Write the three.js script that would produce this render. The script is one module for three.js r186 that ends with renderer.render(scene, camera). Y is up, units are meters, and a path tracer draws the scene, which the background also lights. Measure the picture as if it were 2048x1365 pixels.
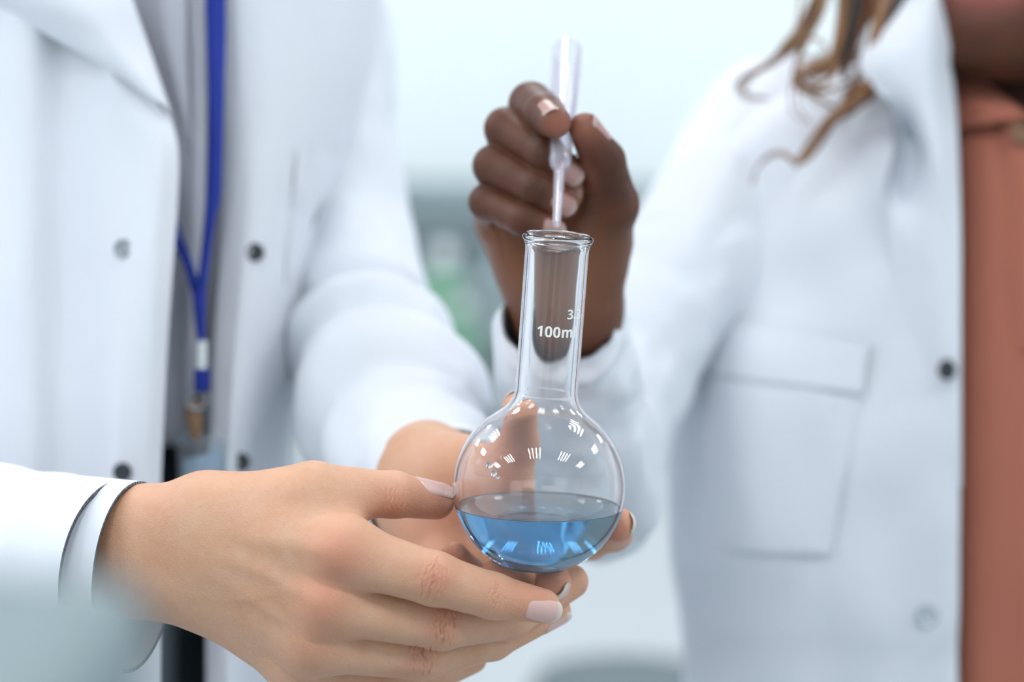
import * as THREE from 'three';
import { mergeGeometries, mergeVertices } from 'three/addons/utils/BufferGeometryUtils.js';
import { ImprovedNoise } from 'three/addons/math/ImprovedNoise.js';
import { RoundedBoxGeometry } from 'three/addons/geometries/RoundedBoxGeometry.js';
import { RectAreaLightUniformsLib } from 'three/addons/lights/RectAreaLightUniformsLib.js';
import { FontLoader } from 'three/addons/loaders/FontLoader.js';
import { TextGeometry } from 'three/addons/geometries/TextGeometry.js';

RectAreaLightUniformsLib.init();
const scene = new THREE.Scene();
const V3 = (x, y, z) => new THREE.Vector3(x, y, z);

// ------------------------------------------------------------------ camera, sky, exposure
const FPX = 5120, FOCUS = 0.95;
const camera = new THREE.PerspectiveCamera(2 * Math.atan(682.5 / FPX) * 180 / Math.PI, 2048 / 1365, 0.02, 60);
camera.rotation.order = 'YXZ';
camera.rotation.set(-6.7 * Math.PI / 180, 0, 1.0 * Math.PI / 180);
camera.position.set(0, 1.40, 0.95);
camera.focus = FOCUS - 0.022;
camera.userData.fStop = 4.5;
camera.updateMatrixWorld(true);
scene.add(camera);

scene.background = new THREE.Color(0.92, 0.96, 1.0);
scene.backgroundIntensity = 0.36;

const renderer = new THREE.WebGLRenderer({ antialias: true });
renderer.toneMapping = THREE.LinearToneMapping;
renderer.toneMappingExposure = 5.1;
renderer.shadowMap.enabled = true;
const TUBE_POWER = 8.6;
const TUBE_COLOR = new THREE.Color(0.985, 0.98, 1.0);

// working frame of the hands and clothes: millimetres along the camera's axes, origin 950 mm ahead of it
const MM = new THREE.Matrix4().copy(camera.matrixWorld).multiply(new THREE.Matrix4().makeTranslation(0, 0, -FOCUS)).multiply(new THREE.Matrix4().makeScale(0.001, 0.001, 0.001));
const MMI = MM.clone().invert();
const q = (px, py, d = 0) => { const z = 950 + d; return V3((px - 1024) / FPX * z, (682.5 - py) / FPX * z, -d); };
const W = (px, py, d = 0) => q(px, py, d).applyMatrix4(MM);
const fromWorld = (x, y, z) => V3(x, y, z).applyMatrix4(MMI);
const UPC = V3(0, 1, 0).transformDirection(MMI);

// ------------------------------------------------------------------ helpers
let seed = 7;
const rnd = () => { seed = (seed * 1664525 + 1013904223) >>> 0; return seed / 4294967296; };
const NZ = new ImprovedNoise();
const noise = (x, y, z) => NZ.noise(x, y, z);
const lerp = (a, b, t) => a + (b - a) * t;
const clamp = (x, a, b) => Math.min(b, Math.max(a, x));
const sstep = (a, b, x) => { const t = clamp((x - a) / (b - a), 0, 1); return t * t * (3 - 2 * t); };
const used = {};
const numbered = (n) => { used[n] = (used[n] ?? -1) + 1; return used[n] ? n + '_' + String(used[n]).padStart(3, '0') : n; };
function mesh(name, geo, mat, parent = scene) {
  if (!geo.attributes.normal) geo.computeVertexNormals();
  const m = new THREE.Mesh(geo, mat);
  m.name = parent === scene ? numbered(name) : name;
  m.castShadow = m.receiveShadow = true;
  parent.add(m);
  return m;
}
function thing(name, label, category, pos = V3(0, 0, 0), group) {
  const o = new THREE.Group();
  o.name = numbered(name); o.position.copy(pos);
  o.userData = { label, category };
  if (group) o.userData.group = group;
  scene.add(o); o.updateMatrixWorld(true);
  return o;
}
const structure = (name, geo, mat, label) => { const m = mesh(name, geo, mat); m.userData.kind = 'structure'; if (label) m.userData.label = label; return m; };
const box = (w, h, d, x, y, z, r = 0) => (r ? new RoundedBoxGeometry(w, h, d, 3, r) : new THREE.BoxGeometry(w, h, d)).translate(x, y, z);
const join = (list) => mergeGeometries(list.map((g) => { const k = g.index ? g.toNonIndexed() : g; for (const n of Object.keys(k.attributes)) if (!['position', 'normal', 'uv'].includes(n)) k.deleteAttribute(n); if (!k.attributes.uv) k.setAttribute('uv', new THREE.BufferAttribute(new Float32Array(k.attributes.position.count * 2), 2)); return k; }));
// a geometry in the working frame, moved to a thing's own axes
const place = (geo, parent) => geo.applyMatrix4(MM).translate(-parent.position.x, -parent.position.y, -parent.position.z);

// ------------------------------------------------------------------ textures and materials
function dataTex(n, f, srgb = false) {
  const d = new Uint8Array(n * n * 4);
  for (let y = 0; y < n; y++) for (let x = 0; x < n; x++) { const c = f(x / n, y / n), o = (y * n + x) * 4; for (let k = 0; k < 3; k++) d[o + k] = clamp(Math.round((Array.isArray(c) ? c[k] : c) * 255), 0, 255); d[o + 3] = 255; }
  const t = new THREE.DataTexture(d, n, n); t.magFilter = THREE.LinearFilter; t.wrapS = t.wrapT = THREE.RepeatWrapping; if (srgb) t.colorSpace = THREE.SRGBColorSpace; t.needsUpdate = true; return t;
}
const tileNoise = (u, v, f, z) => { const a = u * f, b = v * f, s = (i, j) => noise(a - i * f, b - j * f, z); return lerp(lerp(s(0, 0), s(1, 0), u), lerp(s(0, 1), s(1, 1), u), v); };
const skinBump = dataTex(512, (u, v) => { const n = tileNoise(u, v, 34, 1.3), m = tileNoise(u, v, 70, 4.1), l = tileNoise(u, v, 9, 7.7); return 0.55 - 0.5 * Math.abs(n) - 0.3 * Math.abs(m) + 0.25 * l; });
const weave = dataTex(256, (u, v) => 0.5 + 0.22 * Math.sin(u * Math.PI * 2 * 32) * Math.sin(v * Math.PI * 2 * 32) + 0.2 * tileNoise(u, v, 12, 2.2));
const ribbed = dataTex(512, (u, v) => { const s = 0.5 + 0.5 * Math.sin(v * Math.PI * 2 * 9); return clamp(0.15 + 0.75 * Math.sqrt(s) + 0.1 * Math.sin(u * Math.PI * 2 * 80), 0, 1); });
const plaster = dataTex(256, (u, v) => 0.5 + 0.3 * tileNoise(u, v, 12, 0.4) + 0.25 * tileNoise(u, v, 48, 3.4));
const floorTex = dataTex(512, (u, v) => { const n = 0.74 + 0.05 * tileNoise(u, v, 6, 0.4) + 0.07 * tileNoise(u, v, 90, 3.4); return [n * 0.93, n * 0.97, n]; }, true);

const M = {
  skin: new THREE.MeshPhysicalMaterial({ vertexColors: true, roughness: 0.48, specularIntensity: 0.75, bumpMap: skinBump, bumpScale: 0.00035, sheen: 0.15, sheenColor: new THREE.Color(1, 0.5, 0.35), sheenRoughness: 0.5 }),
  darkSkin: new THREE.MeshPhysicalMaterial({ vertexColors: true, roughness: 0.42, specularIntensity: 0.55, bumpMap: skinBump, bumpScale: 0.00025 }),
  nail: new THREE.MeshPhysicalMaterial({ vertexColors: true, roughness: 0.32, clearcoat: 0.2, clearcoatRoughness: 0.25 }),
  coat: new THREE.MeshPhysicalMaterial({ color: new THREE.Color().setRGB(0.785, 0.825, 0.885), roughness: 0.9, specularIntensity: 0.3, bumpMap: weave, bumpScale: 0.0001 }),
  shirt: new THREE.MeshPhysicalMaterial({ color: new THREE.Color().setRGB(0.64, 0.67, 0.74), roughness: 0.9, specularIntensity: 0.3, bumpMap: weave, bumpScale: 0.0001 }),
  polo: new THREE.MeshPhysicalMaterial({ color: new THREE.Color().setRGB(0.56, 0.205, 0.14), roughness: 0.95, specularIntensity: 0.2, bumpMap: ribbed, bumpScale: 0.0004 }),
  trousers: new THREE.MeshStandardMaterial({ color: new THREE.Color().setRGB(0.012, 0.022, 0.03), roughness: 0.9 }),
  shoe: new THREE.MeshStandardMaterial({ color: 0x22252a, roughness: 0.6 }),
  hairDark: new THREE.MeshPhysicalMaterial({ color: new THREE.Color().setRGB(0.018, 0.012, 0.01), roughness: 0.5 }),
  hairBrown: new THREE.MeshPhysicalMaterial({ vertexColors: true, roughness: 0.5 }),
  hairLight: new THREE.MeshPhysicalMaterial({ color: new THREE.Color().setRGB(0.10, 0.05, 0.025), roughness: 0.5 }),
  glass: new THREE.MeshPhysicalMaterial({ color: 0xffffff, roughness: 0, transmission: 1, thickness: 0.001, ior: 1.47 }),
  liquid: new THREE.MeshPhysicalMaterial({ color: new THREE.Color().setRGB(0.52, 0.80, 1.0), roughness: 0, transmission: 0.86, thickness: 0.03, ior: 1.333, attenuationColor: new THREE.Color().setRGB(0.27, 0.66, 1.0), attenuationDistance: 0.06 }),
  drop: new THREE.MeshPhysicalMaterial({ color: 0xffffff, roughness: 0, transmission: 1, thickness: 0.002, ior: 1.333 }),
  print: new THREE.MeshStandardMaterial({ color: 0xf6f8f4, roughness: 0.6 }),
  plastic: new THREE.MeshPhysicalMaterial({ color: new THREE.Color().setRGB(0.94, 0.94, 0.98), roughness: 0.2, transmission: 0.91, thickness: 0, ior: 1.4 }),
  metal: new THREE.MeshStandardMaterial({ color: 0x9a9fa3, metalness: 1, roughness: 0.22 }),
  darkMetal: new THREE.MeshStandardMaterial({ color: 0x4a4e52, metalness: 1, roughness: 0.3 }),
  stool: new THREE.MeshStandardMaterial({ color: 0x5f6b70, roughness: 0.7 }),
  ring: new THREE.MeshStandardMaterial({ color: 0xc3cacf, metalness: 0.75, roughness: 0.25 }),
  pearl: new THREE.MeshPhysicalMaterial({ color: 0xdfe6ea, roughness: 0.2, clearcoat: 0.6 }),
  blue: new THREE.MeshStandardMaterial({ color: new THREE.Color().setRGB(0.004, 0.03, 0.32), roughness: 0.7, bumpMap: weave, bumpScale: 0.0002 }),
  clear: new THREE.MeshPhysicalMaterial({ color: 0xeef6fa, roughness: 0.08, transmission: 0.9, thickness: 0, ior: 1.45 }),
  card: new THREE.MeshStandardMaterial({ color: 0xc9d4e2, roughness: 0.7 }),
  leather: new THREE.MeshStandardMaterial({ color: 0x8a6a4c, roughness: 0.6 }),
  wall: new THREE.MeshStandardMaterial({ color: new THREE.Color().setRGB(0.79, 0.86, 0.885), roughness: 0.95, bumpMap: plaster, bumpScale: 0.0006 }),
  ceiling: new THREE.MeshStandardMaterial({ color: 0xf2f4f5, roughness: 0.95 }),
  floor: new THREE.MeshStandardMaterial({ map: floorTex, roughness: 0.45 }),
  white: new THREE.MeshPhysicalMaterial({ color: 0xe9eef0, roughness: 0.45 }),
  bench: new THREE.MeshPhysicalMaterial({ color: 0xb4bec1, roughness: 0.35 }),
  grey: new THREE.MeshStandardMaterial({ color: 0x9fb0b3, roughness: 0.55 }),
  teal: new THREE.MeshStandardMaterial({ color: 0x75868a, roughness: 0.6 }),
  darkGrey: new THREE.MeshStandardMaterial({ color: 0x39464c, roughness: 0.6 }),
  green: new THREE.MeshPhysicalMaterial({ color: 0x6f9f82, roughness: 0.35 }),
  alu: new THREE.MeshStandardMaterial({ color: 0xc4c9cc, metalness: 1, roughness: 0.35 }),
  louvre: new THREE.MeshStandardMaterial({ color: 0xa4aaad, roughness: 0.4 }),
  glow: new THREE.MeshStandardMaterial({ color: 0xffffff, emissive: TUBE_COLOR, emissiveIntensity: 2.4 }),
  pane: new THREE.MeshPhysicalMaterial({ color: 0xffffff, roughness: 0, transmission: 1, thickness: 0, ior: 1.5 }),
};

// ------------------------------------------------------------------ room
const RX = 3.2, ZB = -3.3, ZF = 3.3, RH = 2.75;
structure('floor', box(RX * 2 + 0.4, 0.2, ZF - ZB + 0.4, 0, -0.1, (ZB + ZF) / 2), M.floor);
structure('ceiling', box(RX * 2 + 0.4, 0.2, ZF - ZB + 0.4, 0, RH + 0.1, (ZB + ZF) / 2), M.ceiling);
structure('wall_back', box(RX * 2 + 0.4, RH, 0.2, 0, RH / 2, ZB - 0.1), M.wall);
structure('wall_left', box(0.2, RH, ZF - ZB, -RX - 0.1, RH / 2, (ZB + ZF) / 2), M.wall);
structure('wall_right', box(0.2, RH, ZF - ZB, RX + 0.1, RH / 2, (ZB + ZF) / 2), M.wall);
structure('baseboard_back', box(RX * 2, 0.09, 0.015, 0, 0.045, ZB + 0.0075), M.white);
{ // front wall, behind the camera, with a wide window
  const y0 = 0.95, y1 = 2.4, wins = [[-2.8, -0.2]];
  const parts = [box(RX * 2 + 0.4, y0, 0.2, 0, y0 / 2, ZF + 0.1), box(RX * 2 + 0.4, RH - y1, 0.2, 0, (RH + y1) / 2, ZF + 0.1)];
  const xs = [-RX - 0.2, wins[0][0], wins[0][1], RX + 0.2];
  for (let i = 0; i < 4; i += 2) parts.push(box(xs[i + 1] - xs[i], y1 - y0, 0.2, (xs[i] + xs[i + 1]) / 2, (y0 + y1) / 2, ZF + 0.1));
  structure('wall_front', join(parts), M.wall);
  wins.forEach(([a, b], i) => {
    const w = new THREE.Group(); w.name = 'window_' + (i + 1); w.userData.kind = 'structure'; scene.add(w);
    const cx = (a + b) / 2, cy = (y0 + y1) / 2, t = 0.06;
    mesh('window_frame', join([box(b - a, t, 0.07, cx, y0 + t / 2, ZF + 0.06), box(b - a, t, 0.07, cx, y1 - t / 2, ZF + 0.06), box(t, y1 - y0 - 2 * t, 0.07, a + t / 2, cy, ZF + 0.06), box(t, y1 - y0 - 2 * t, 0.07, b - t / 2, cy, ZF + 0.06), box(t, y1 - y0 - 2 * t, 0.07, cx, cy, ZF + 0.06)]), M.white, w);
    for (const s of [-1, 1]) mesh('pane', box((b - a) / 2 - 1.5 * t + 0.02, y1 - y0 - 2 * t + 0.02, 0.004, cx + s * ((b - a) / 4 - t / 4), cy, ZF + 0.06), M.pane, w);
    mesh('window_sill', box(b - a + 0.08, 0.03, 0.16, cx, y0 - 0.015, ZF - 0.04, 0.008), M.white, w);
  });
}
// ceiling luminaires: recessed 600 mm troffers of four tubes each
{
  const flask = W(1078, 1000, 0), rows = [flask.z + 1.06, flask.z - 0.75, flask.z - 2.45], cols = [-2.66, -1.44, -0.2, 1.02, 2.3];
  const rowName = ['nearest row above the camera', 'row above the two people', 'row near the back wall'];
  const colName = ['leftmost', 'second from left', 'middle one', 'second from right', 'rightmost'];
  rows.forEach((z, r) => cols.forEach((x, c) => {
    const t = thing('ceiling_light', `square four tube ceiling light, ${colName[c]} of the ${rowName[r]}`, 'ceiling light', V3(x, RH - 0.005, z), 'ceiling lights');
    const f = 0.02, s = 0.6;
    mesh('frame', join([box(s, 0.02, f, 0, -0.012, s / 2 - f / 2), box(s, 0.02, f, 0, -0.012, -s / 2 + f / 2), box(f, 0.02, s - 2 * f, s / 2 - f / 2, -0.012, 0), box(f, 0.02, s - 2 * f, -s / 2 + f / 2, -0.012, 0), box(s, 0.004, s, 0, -0.002, 0)]), M.louvre, t);
    for (let k = 0; k < 4; k++) {
      const tx = (k - 1.5) * 0.135;
      const tube = mesh('tube', new THREE.CylinderGeometry(0.016, 0.016, 0.54, 14).rotateX(Math.PI / 2).translate(tx, -0.02, 0), M.glow, t);
      const l = new THREE.RectAreaLight(TUBE_COLOR, TUBE_POWER, 0.03, 0.54);
      l.name = 'tube_glow'; l.position.set(tx, -0.035, 0); l.rotation.x = -Math.PI / 2; t.add(l);
    }
    for (let k = 0; k < 5; k++) mesh('louvre', box(0.004, 0.03, 0.56, (k - 2) * 0.135, -0.02, 0), M.louvre, t);
  }));
}

// ------------------------------------------------------------------ implicit surfaces
// bones: tapered capsules {a,b,r1,r2}; flat: {n,s} squeezes the section along n
const bone = (a, b, r1, r2, n = null, s = 1) => { const ba = b.clone().sub(a); return { ax: a.x, ay: a.y, az: a.z, bx: ba.x, by: ba.y, bz: ba.z, il: 1 / Math.max(1e-9, ba.lengthSq()), r1, r2, nx: n ? n.x : 0, ny: n ? n.y : 0, nz: n ? n.z : 0, s: n ? 1 / s - 1 : 0 }; };
function dBone(o, x, y, z) {
  let px = x - o.ax, py = y - o.ay, pz = z - o.az;
  const t = clamp((px * o.bx + py * o.by + pz * o.bz) * o.il, 0, 1);
  px -= o.bx * t; py -= o.by * t; pz -= o.bz * t;
  if (o.s) { const k = (px * o.nx + py * o.ny + pz * o.nz) * o.s; px += o.nx * k; py += o.ny * k; pz += o.nz * k; }
  return Math.sqrt(px * px + py * py + pz * pz) - (o.r1 + (o.r2 - o.r1) * t);
}
const smin = (a, b, k) => { const h = Math.max(k - Math.abs(a - b), 0); return Math.min(a, b) - h * h / (4 * k); };
function polygonise(f, lo, hi, c) {
  const n = [0, 1, 2].map((k) => Math.ceil((hi.getComponent(k) - lo.getComponent(k)) / c / 8) * 8 + 1), [nx, ny, nz] = n;
  const g = new Float32Array(nx * ny * nz).fill(1e3), id = (i, j, k) => (k * ny + j) * nx + i, B = 8, active = [];
  const half = B * c * Math.sqrt(3) / 2 * 1.25 + 2;
  for (let k = 0; k < nz - 1; k += B) for (let j = 0; j < ny - 1; j += B) for (let i = 0; i < nx - 1; i += B) {
    const d = f(lo.x + (i + B / 2) * c, lo.y + (j + B / 2) * c, lo.z + (k + B / 2) * c);
    if (Math.abs(d) > half) continue;
    active.push([i, j, k]);
    for (let kk = k; kk <= k + B; kk++) for (let jj = j; jj <= j + B; jj++) for (let ii = i; ii <= i + B; ii++) { const o = id(ii, jj, kk); if (g[o] === 1e3) g[o] = f(lo.x + ii * c, lo.y + jj * c, lo.z + kk * c); }
  }
  const pos = [], idx = [], vid = new Int32Array(nx * ny * nz).fill(-1);
  const E = [[0, 1], [2, 3], [4, 5], [6, 7], [0, 2], [1, 3], [4, 6], [5, 7], [0, 4], [1, 5], [2, 6], [3, 7]], v = new Float32Array(8);
  for (const [i0, j0, k0] of active) for (let k = k0; k < k0 + B; k++) for (let j = j0; j < j0 + B; j++) for (let i = i0; i < i0 + B; i++) {
    let m = 0;
    for (let e = 0; e < 8; e++) { v[e] = g[id(i + (e & 1), j + (e >> 1 & 1), k + (e >> 2))]; if (v[e] < 0) m |= 1 << e; }
    if (m === 0 || m === 255) continue;
    let x = 0, y = 0, z = 0, cnt = 0;
    for (const [a, b] of E) if ((v[a] < 0) !== (v[b] < 0)) { const t = v[a] / (v[a] - v[b]); x += lerp(a & 1, b & 1, t); y += lerp(a >> 1 & 1, b >> 1 & 1, t); z += lerp(a >> 2, b >> 2, t); cnt++; }
    vid[id(i, j, k)] = pos.length / 3;
    pos.push(lo.x + (i + x / cnt) * c, lo.y + (j + y / cnt) * c, lo.z + (k + z / cnt) * c);
  }
  const st = [1, nx, nx * ny];
  for (const [i0, j0, k0] of active) for (let k = k0; k < k0 + B; k++) for (let j = j0; j < j0 + B; j++) for (let i = i0; i < i0 + B; i++) {
    const o = id(i, j, k), s0 = g[o] < 0, ijk = [i, j, k];
    for (let a = 0; a < 3; a++) {
      const s1 = g[o + st[a]] < 0; if (s0 === s1) continue;
      const b = (a + 1) % 3, d = (a + 2) % 3; if (!ijk[b] || !ijk[d]) continue;
      const A = vid[o], Bq = vid[o - st[b]], C = vid[o - st[b] - st[d]], D = vid[o - st[d]];
      if (A < 0 || Bq < 0 || C < 0 || D < 0) continue;
      if (s0) idx.push(A, Bq, C, A, C, D); else idx.push(A, C, Bq, A, D, C);
    }
  }
  const P = new Float32Array(pos), N = new Float32Array(pos.length), e = c * 0.35;
  for (let p = 0; p < P.length; p += 3) {
    for (let it = 0; it < 3; it++) {
      const x = P[p], y = P[p + 1], z = P[p + 2];
      let gx = f(x + e, y, z) - f(x - e, y, z), gy = f(x, y + e, z) - f(x, y - e, z), gz = f(x, y, z + e) - f(x, y, z - e);
      const l = Math.hypot(gx, gy, gz) || 1; gx /= l; gy /= l; gz /= l;
      if (it < 2) { const d = clamp(f(x, y, z) / Math.max(0.5, l / (2 * e)), -c, c); P[p] -= gx * d; P[p + 1] -= gy * d; P[p + 2] -= gz * d; }
      N[p] = gx; N[p + 1] = gy; N[p + 2] = gz;
    }
  }
  const geo = new THREE.BufferGeometry();
  geo.setAttribute('position', new THREE.BufferAttribute(P, 3));
  geo.setAttribute('normal', new THREE.BufferAttribute(N, 3));
  geo.setIndex(idx);
  return geo;
}
function boundsOf(list, pad) { const b = new THREE.Box3(); for (const o of list) { const r = Math.max(o.r1, o.r2) + pad; for (const t of [0, 1]) { const p = V3(o.ax + o.bx * t, o.ay + o.by * t, o.az + o.bz * t); b.expandByPoint(p.clone().addScalar(r)); b.expandByPoint(p.clone().addScalar(-r)); } } return b; }
// colour of every vertex of a skin surface, and uv in metres
function paint(geo, colorAt) {
  const p = geo.attributes.position.array, n = geo.attributes.normal.array, c = new Float32Array(p.length), uv = new Float32Array(p.length / 3 * 2);
  for (let i = 0; i < p.length; i += 3) {
    const k = colorAt(p[i], p[i + 1], p[i + 2], n[i], n[i + 1], n[i + 2]);
    c[i] = k[0]; c[i + 1] = k[1]; c[i + 2] = k[2];
    uv[i / 3 * 2] = (p[i] * 0.96 + p[i + 2] * 0.55) / 26; uv[i / 3 * 2 + 1] = (p[i + 1] - p[i + 2] * 0.4) / 26;
  }
  geo.setAttribute('color', new THREE.BufferAttribute(c, 3)); geo.setAttribute('uv', new THREE.BufferAttribute(uv, 2));
  return geo;
}
const mix3 = (a, b, t) => [lerp(a[0], b[0], t), lerp(a[1], b[1], t), lerp(a[2], b[2], t)];

/* a hand: palm bones blended together, each finger a chain blended into the palm only, so that neighbouring fingers stay apart.
   fingers: {j: [[px,py,d,r] x4]}; creases: grooves across a joint */
function makeHand({ palm, fingers, thumb, creases = [], lumps = [], ridges = [], k = 9, web = 7, apart = 1.0, cell }) {
  const P = (a) => q(a[0], a[1], a[2]);
  const palmB = palm.map(([a, b, f]) => bone(P(a), P(b), a[3], b[3], f ? f.n : null, f ? f.s : 1));
  const chains = [...fingers, thumb].map((f) => f.slice(1).map((b, i) => bone(P(f[i]), P(b), f[i][3], b[3])));
  const lumpB = lumps.map((l) => ({ c: P(l), r: l[3], h: l[4] }));
  const ridgeB = ridges.map(([a, b, w, h]) => ({ o: bone(P(a), P(b), 0, 0), w, h }));
  const cr = creases.map((c) => ({ c: P(c.at), t: c.t.clone().normalize(), s: c.s.clone().normalize(), n: c.n.clone().normalize(), o: c.o, r: c.r, depth: c.depth ?? 0.4, w: c.w ?? 0.5 }));
  const f = (x, y, z) => {
    let p = 1e3, fc = 1e3, th = 1e3;
    for (const o of palmB) p = smin(p, dBone(o, x, y, z), k);
    for (let i = 0; i < chains.length; i++) {
      let c = 1e3; for (const o of chains[i]) c = smin(c, dBone(o, x, y, z), 2.5);
      if (i === chains.length - 1) th = c; else fc = smin(fc, c, apart);
    }
    let d = Math.min(smin(p, fc, web), smin(p, th, web * 1.6));
    if (Math.abs(d) < 6) {
      for (const l of lumpB) { const r2 = ((x - l.c.x) ** 2 + (y - l.c.y) ** 2 + (z - l.c.z) ** 2) / (l.r * l.r); if (r2 < 6) d -= l.h * Math.exp(-r2); }
      for (const l of ridgeB) { const e = dBone(l.o, x, y, z) / l.w; if (e < 3) d -= l.h * Math.exp(-e * e); }
      for (const c of cr) {
        const dx = x - c.c.x, dy = y - c.c.y, dz = z - c.c.z, u = dx * c.t.x + dy * c.t.y + dz * c.t.z, s = dx * c.s.x + dy * c.s.y + dz * c.s.z, n = dx * c.n.x + dy * c.n.y + dz * c.n.z;
        if (Math.abs(u) > c.r * 1.3 || Math.abs(s) > c.r * 1.2 || n < -2) continue;
        const fade = (1 - sstep(0.55, 1.05, Math.abs(s) / c.r)) * sstep(-2, 3, n);
        const wob = 0.9 * noise(s * 0.35 + c.c.x, u * 0.25, 3.3) + 0.4 * noise(s * 1.1, u * 0.6 + c.c.y, 5.1);
        for (const [o, curve, amp] of c.o) { const e = (u - o - curve * s * s + wob) / c.w; if (e * e < 9) d += c.depth * amp * fade * (0.65 + 0.9 * noise(s * 0.4 + o * 3, o, c.c.x)) * Math.exp(-e * e); }
      }
    }
    return d;
  };
  const bb = boundsOf([...palmB, ...chains.flat()], 3);
  const geo = polygonise(f, bb.min, bb.max, cell);
  return { geo, f, P };
}
// a nail on the end of a finger: a curved plate with a free edge
function nailGeo(base, tip, dorsal, r1, r2, width, len, over, white, bed, free = 2.2) {
  const t = tip.clone().sub(base).normalize(), n = dorsal.clone().addScaledVector(t, -dorsal.dot(t)).normalize(), s = new THREE.Vector3().crossVectors(t, n), L = tip.distanceTo(base);
  const NU = 14, NV = 14, pos = [], col = [], idx = [];
  for (let side = 0; side < 2; side++) for (let v = 0; v <= NV; v++) for (let u = 0; u <= NU; u++) {
    const a = u / NU * 2 - 1, w = v / NV, al = lerp(-len, over, w), round = w < 0.3 ? Math.sqrt(clamp(1 - (1 - w / 0.3) ** 2 * 0.85, 0, 1)) : w > 0.8 ? 1 - 0.45 * ((w - 0.8) / 0.2) ** 2 : 1;
    const th = a * 1.02 * round, rr = lerp(r2, r1, clamp(-al / L, 0, 1)), curl = al > 0 ? Math.sqrt(Math.max(1, rr * rr - 0.5 * al * al)) - rr : 0;
    const p = tip.clone().addScaledVector(t, al - 0.06 * a * a * len * (w > 0.6 ? (w - 0.6) * 2.5 : 0)).addScaledVector(s, Math.sin(th) * width / 1.7).addScaledVector(n, rr * (0.36 + 0.64 * Math.cos(th)) + 0.28 + curl - side * 0.55);
    pos.push(p.x, p.y, p.z);
    const c = mix3(bed, white, sstep(-0.5, 0.5, al - over + free + 0.5 * a * a)); col.push(...c);
  }
  const R = NU + 1, off = R * (NV + 1), quad = (a, b, c, d) => idx.push(a, b, c, a, c, d);
  for (let v = 0; v < NV; v++) for (let u = 0; u < NU; u++) { const o = v * R + u; quad(o, o + 1, o + R + 1, o + R); quad(off + o, off + o + R, off + o + R + 1, off + o + 1); }
  for (let u = 0; u < NU; u++) { quad(u + 1, u, off + u, off + u + 1); const o = NV * R + u; quad(o, o + 1, off + o + 1, off + o); }
  for (let v = 0; v < NV; v++) { const o = v * R; quad(o, o + R, off + o + R, off + o); const e = o + NU; quad(e + R, e, off + e, off + e + R); }
  const g = new THREE.BufferGeometry();
  g.setAttribute('position', new THREE.Float32BufferAttribute(pos, 3)); g.setAttribute('color', new THREE.Float32BufferAttribute(col, 3)); g.setIndex(idx); g.computeVertexNormals();
  return g;
}

// ------------------------------------------------------------------ cloth: sheets from control points, sleeves as lofts
const cr1 = (a, b, c, d, t) => 0.5 * (2 * b + (c - a) * t + (2 * a - 5 * b + 4 * c - d) * t * t + (3 * b - a - 3 * c + d) * t * t * t);
function spline(list, t) { const n = list.length - 1, s = clamp(t, 0, 1) * n, i = Math.min(n - 1, Math.floor(s)), f = s - i, g = (k) => list[clamp(k, 0, n)]; return V3(...[0, 1, 2].map((c) => cr1(g(i - 1).getComponent(c), g(i).getComponent(c), g(i + 1).getComponent(c), g(i + 2).getComponent(c), f))); }
// closed shell from a grid of outer points
function shell(pts, nu, nv, thick, around = false) {
  const R = nu + 1, pos = [], nor = [], uv = [], idx = [];
  const at = (u, v) => pts[clamp(v, 0, nv) * R + (around ? (u + nu) % nu : clamp(u, 0, nu))];
  const normals = [];
  for (let v = 0; v <= nv; v++) for (let u = 0; u <= nu; u++) { const a = at(u + 1, v).clone().sub(at(u - 1, v)), b = at(u, v + 1).clone().sub(at(u, v - 1)); normals.push(a.cross(b).normalize()); }
  for (let s = 0; s < 2; s++) for (let v = 0; v <= nv; v++) for (let u = 0; u <= nu; u++) { const k = v * R + u, p = pts[k], n = normals[k]; pos.push(p.x - n.x * thick * s, p.y - n.y * thick * s, p.z - n.z * thick * s); const m = s ? -1 : 1; nor.push(n.x * m, n.y * m, n.z * m); uv.push(p.x / 20, p.y / 20); }
  const off = R * (nv + 1), quad = (a, b, c, d) => idx.push(a, b, c, a, c, d);
  for (let v = 0; v < nv; v++) for (let u = 0; u < nu; u++) { const o = v * R + u; quad(o, o + 1, o + R + 1, o + R); quad(off + o, off + o + R, off + o + R + 1, off + o + 1); }
  for (let u = 0; u < nu; u++) { quad(u + 1, u, off + u, off + u + 1); const o = nv * R + u; quad(o, o + 1, off + o + 1, off + o); }
  if (!around) for (let v = 0; v < nv; v++) { const o = v * R; quad(o, o + R, off + o + R, off + o); const e = o + nu; quad(e + R, e, off + e, off + e + R); }
  const g = new THREE.BufferGeometry();
  g.setAttribute('position', new THREE.Float32BufferAttribute(pos, 3)); g.setAttribute('normal', new THREE.Float32BufferAttribute(nor, 3)); g.setAttribute('uv', new THREE.Float32BufferAttribute(uv, 2)); g.setIndex(idx);
  return g;
}
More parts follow.
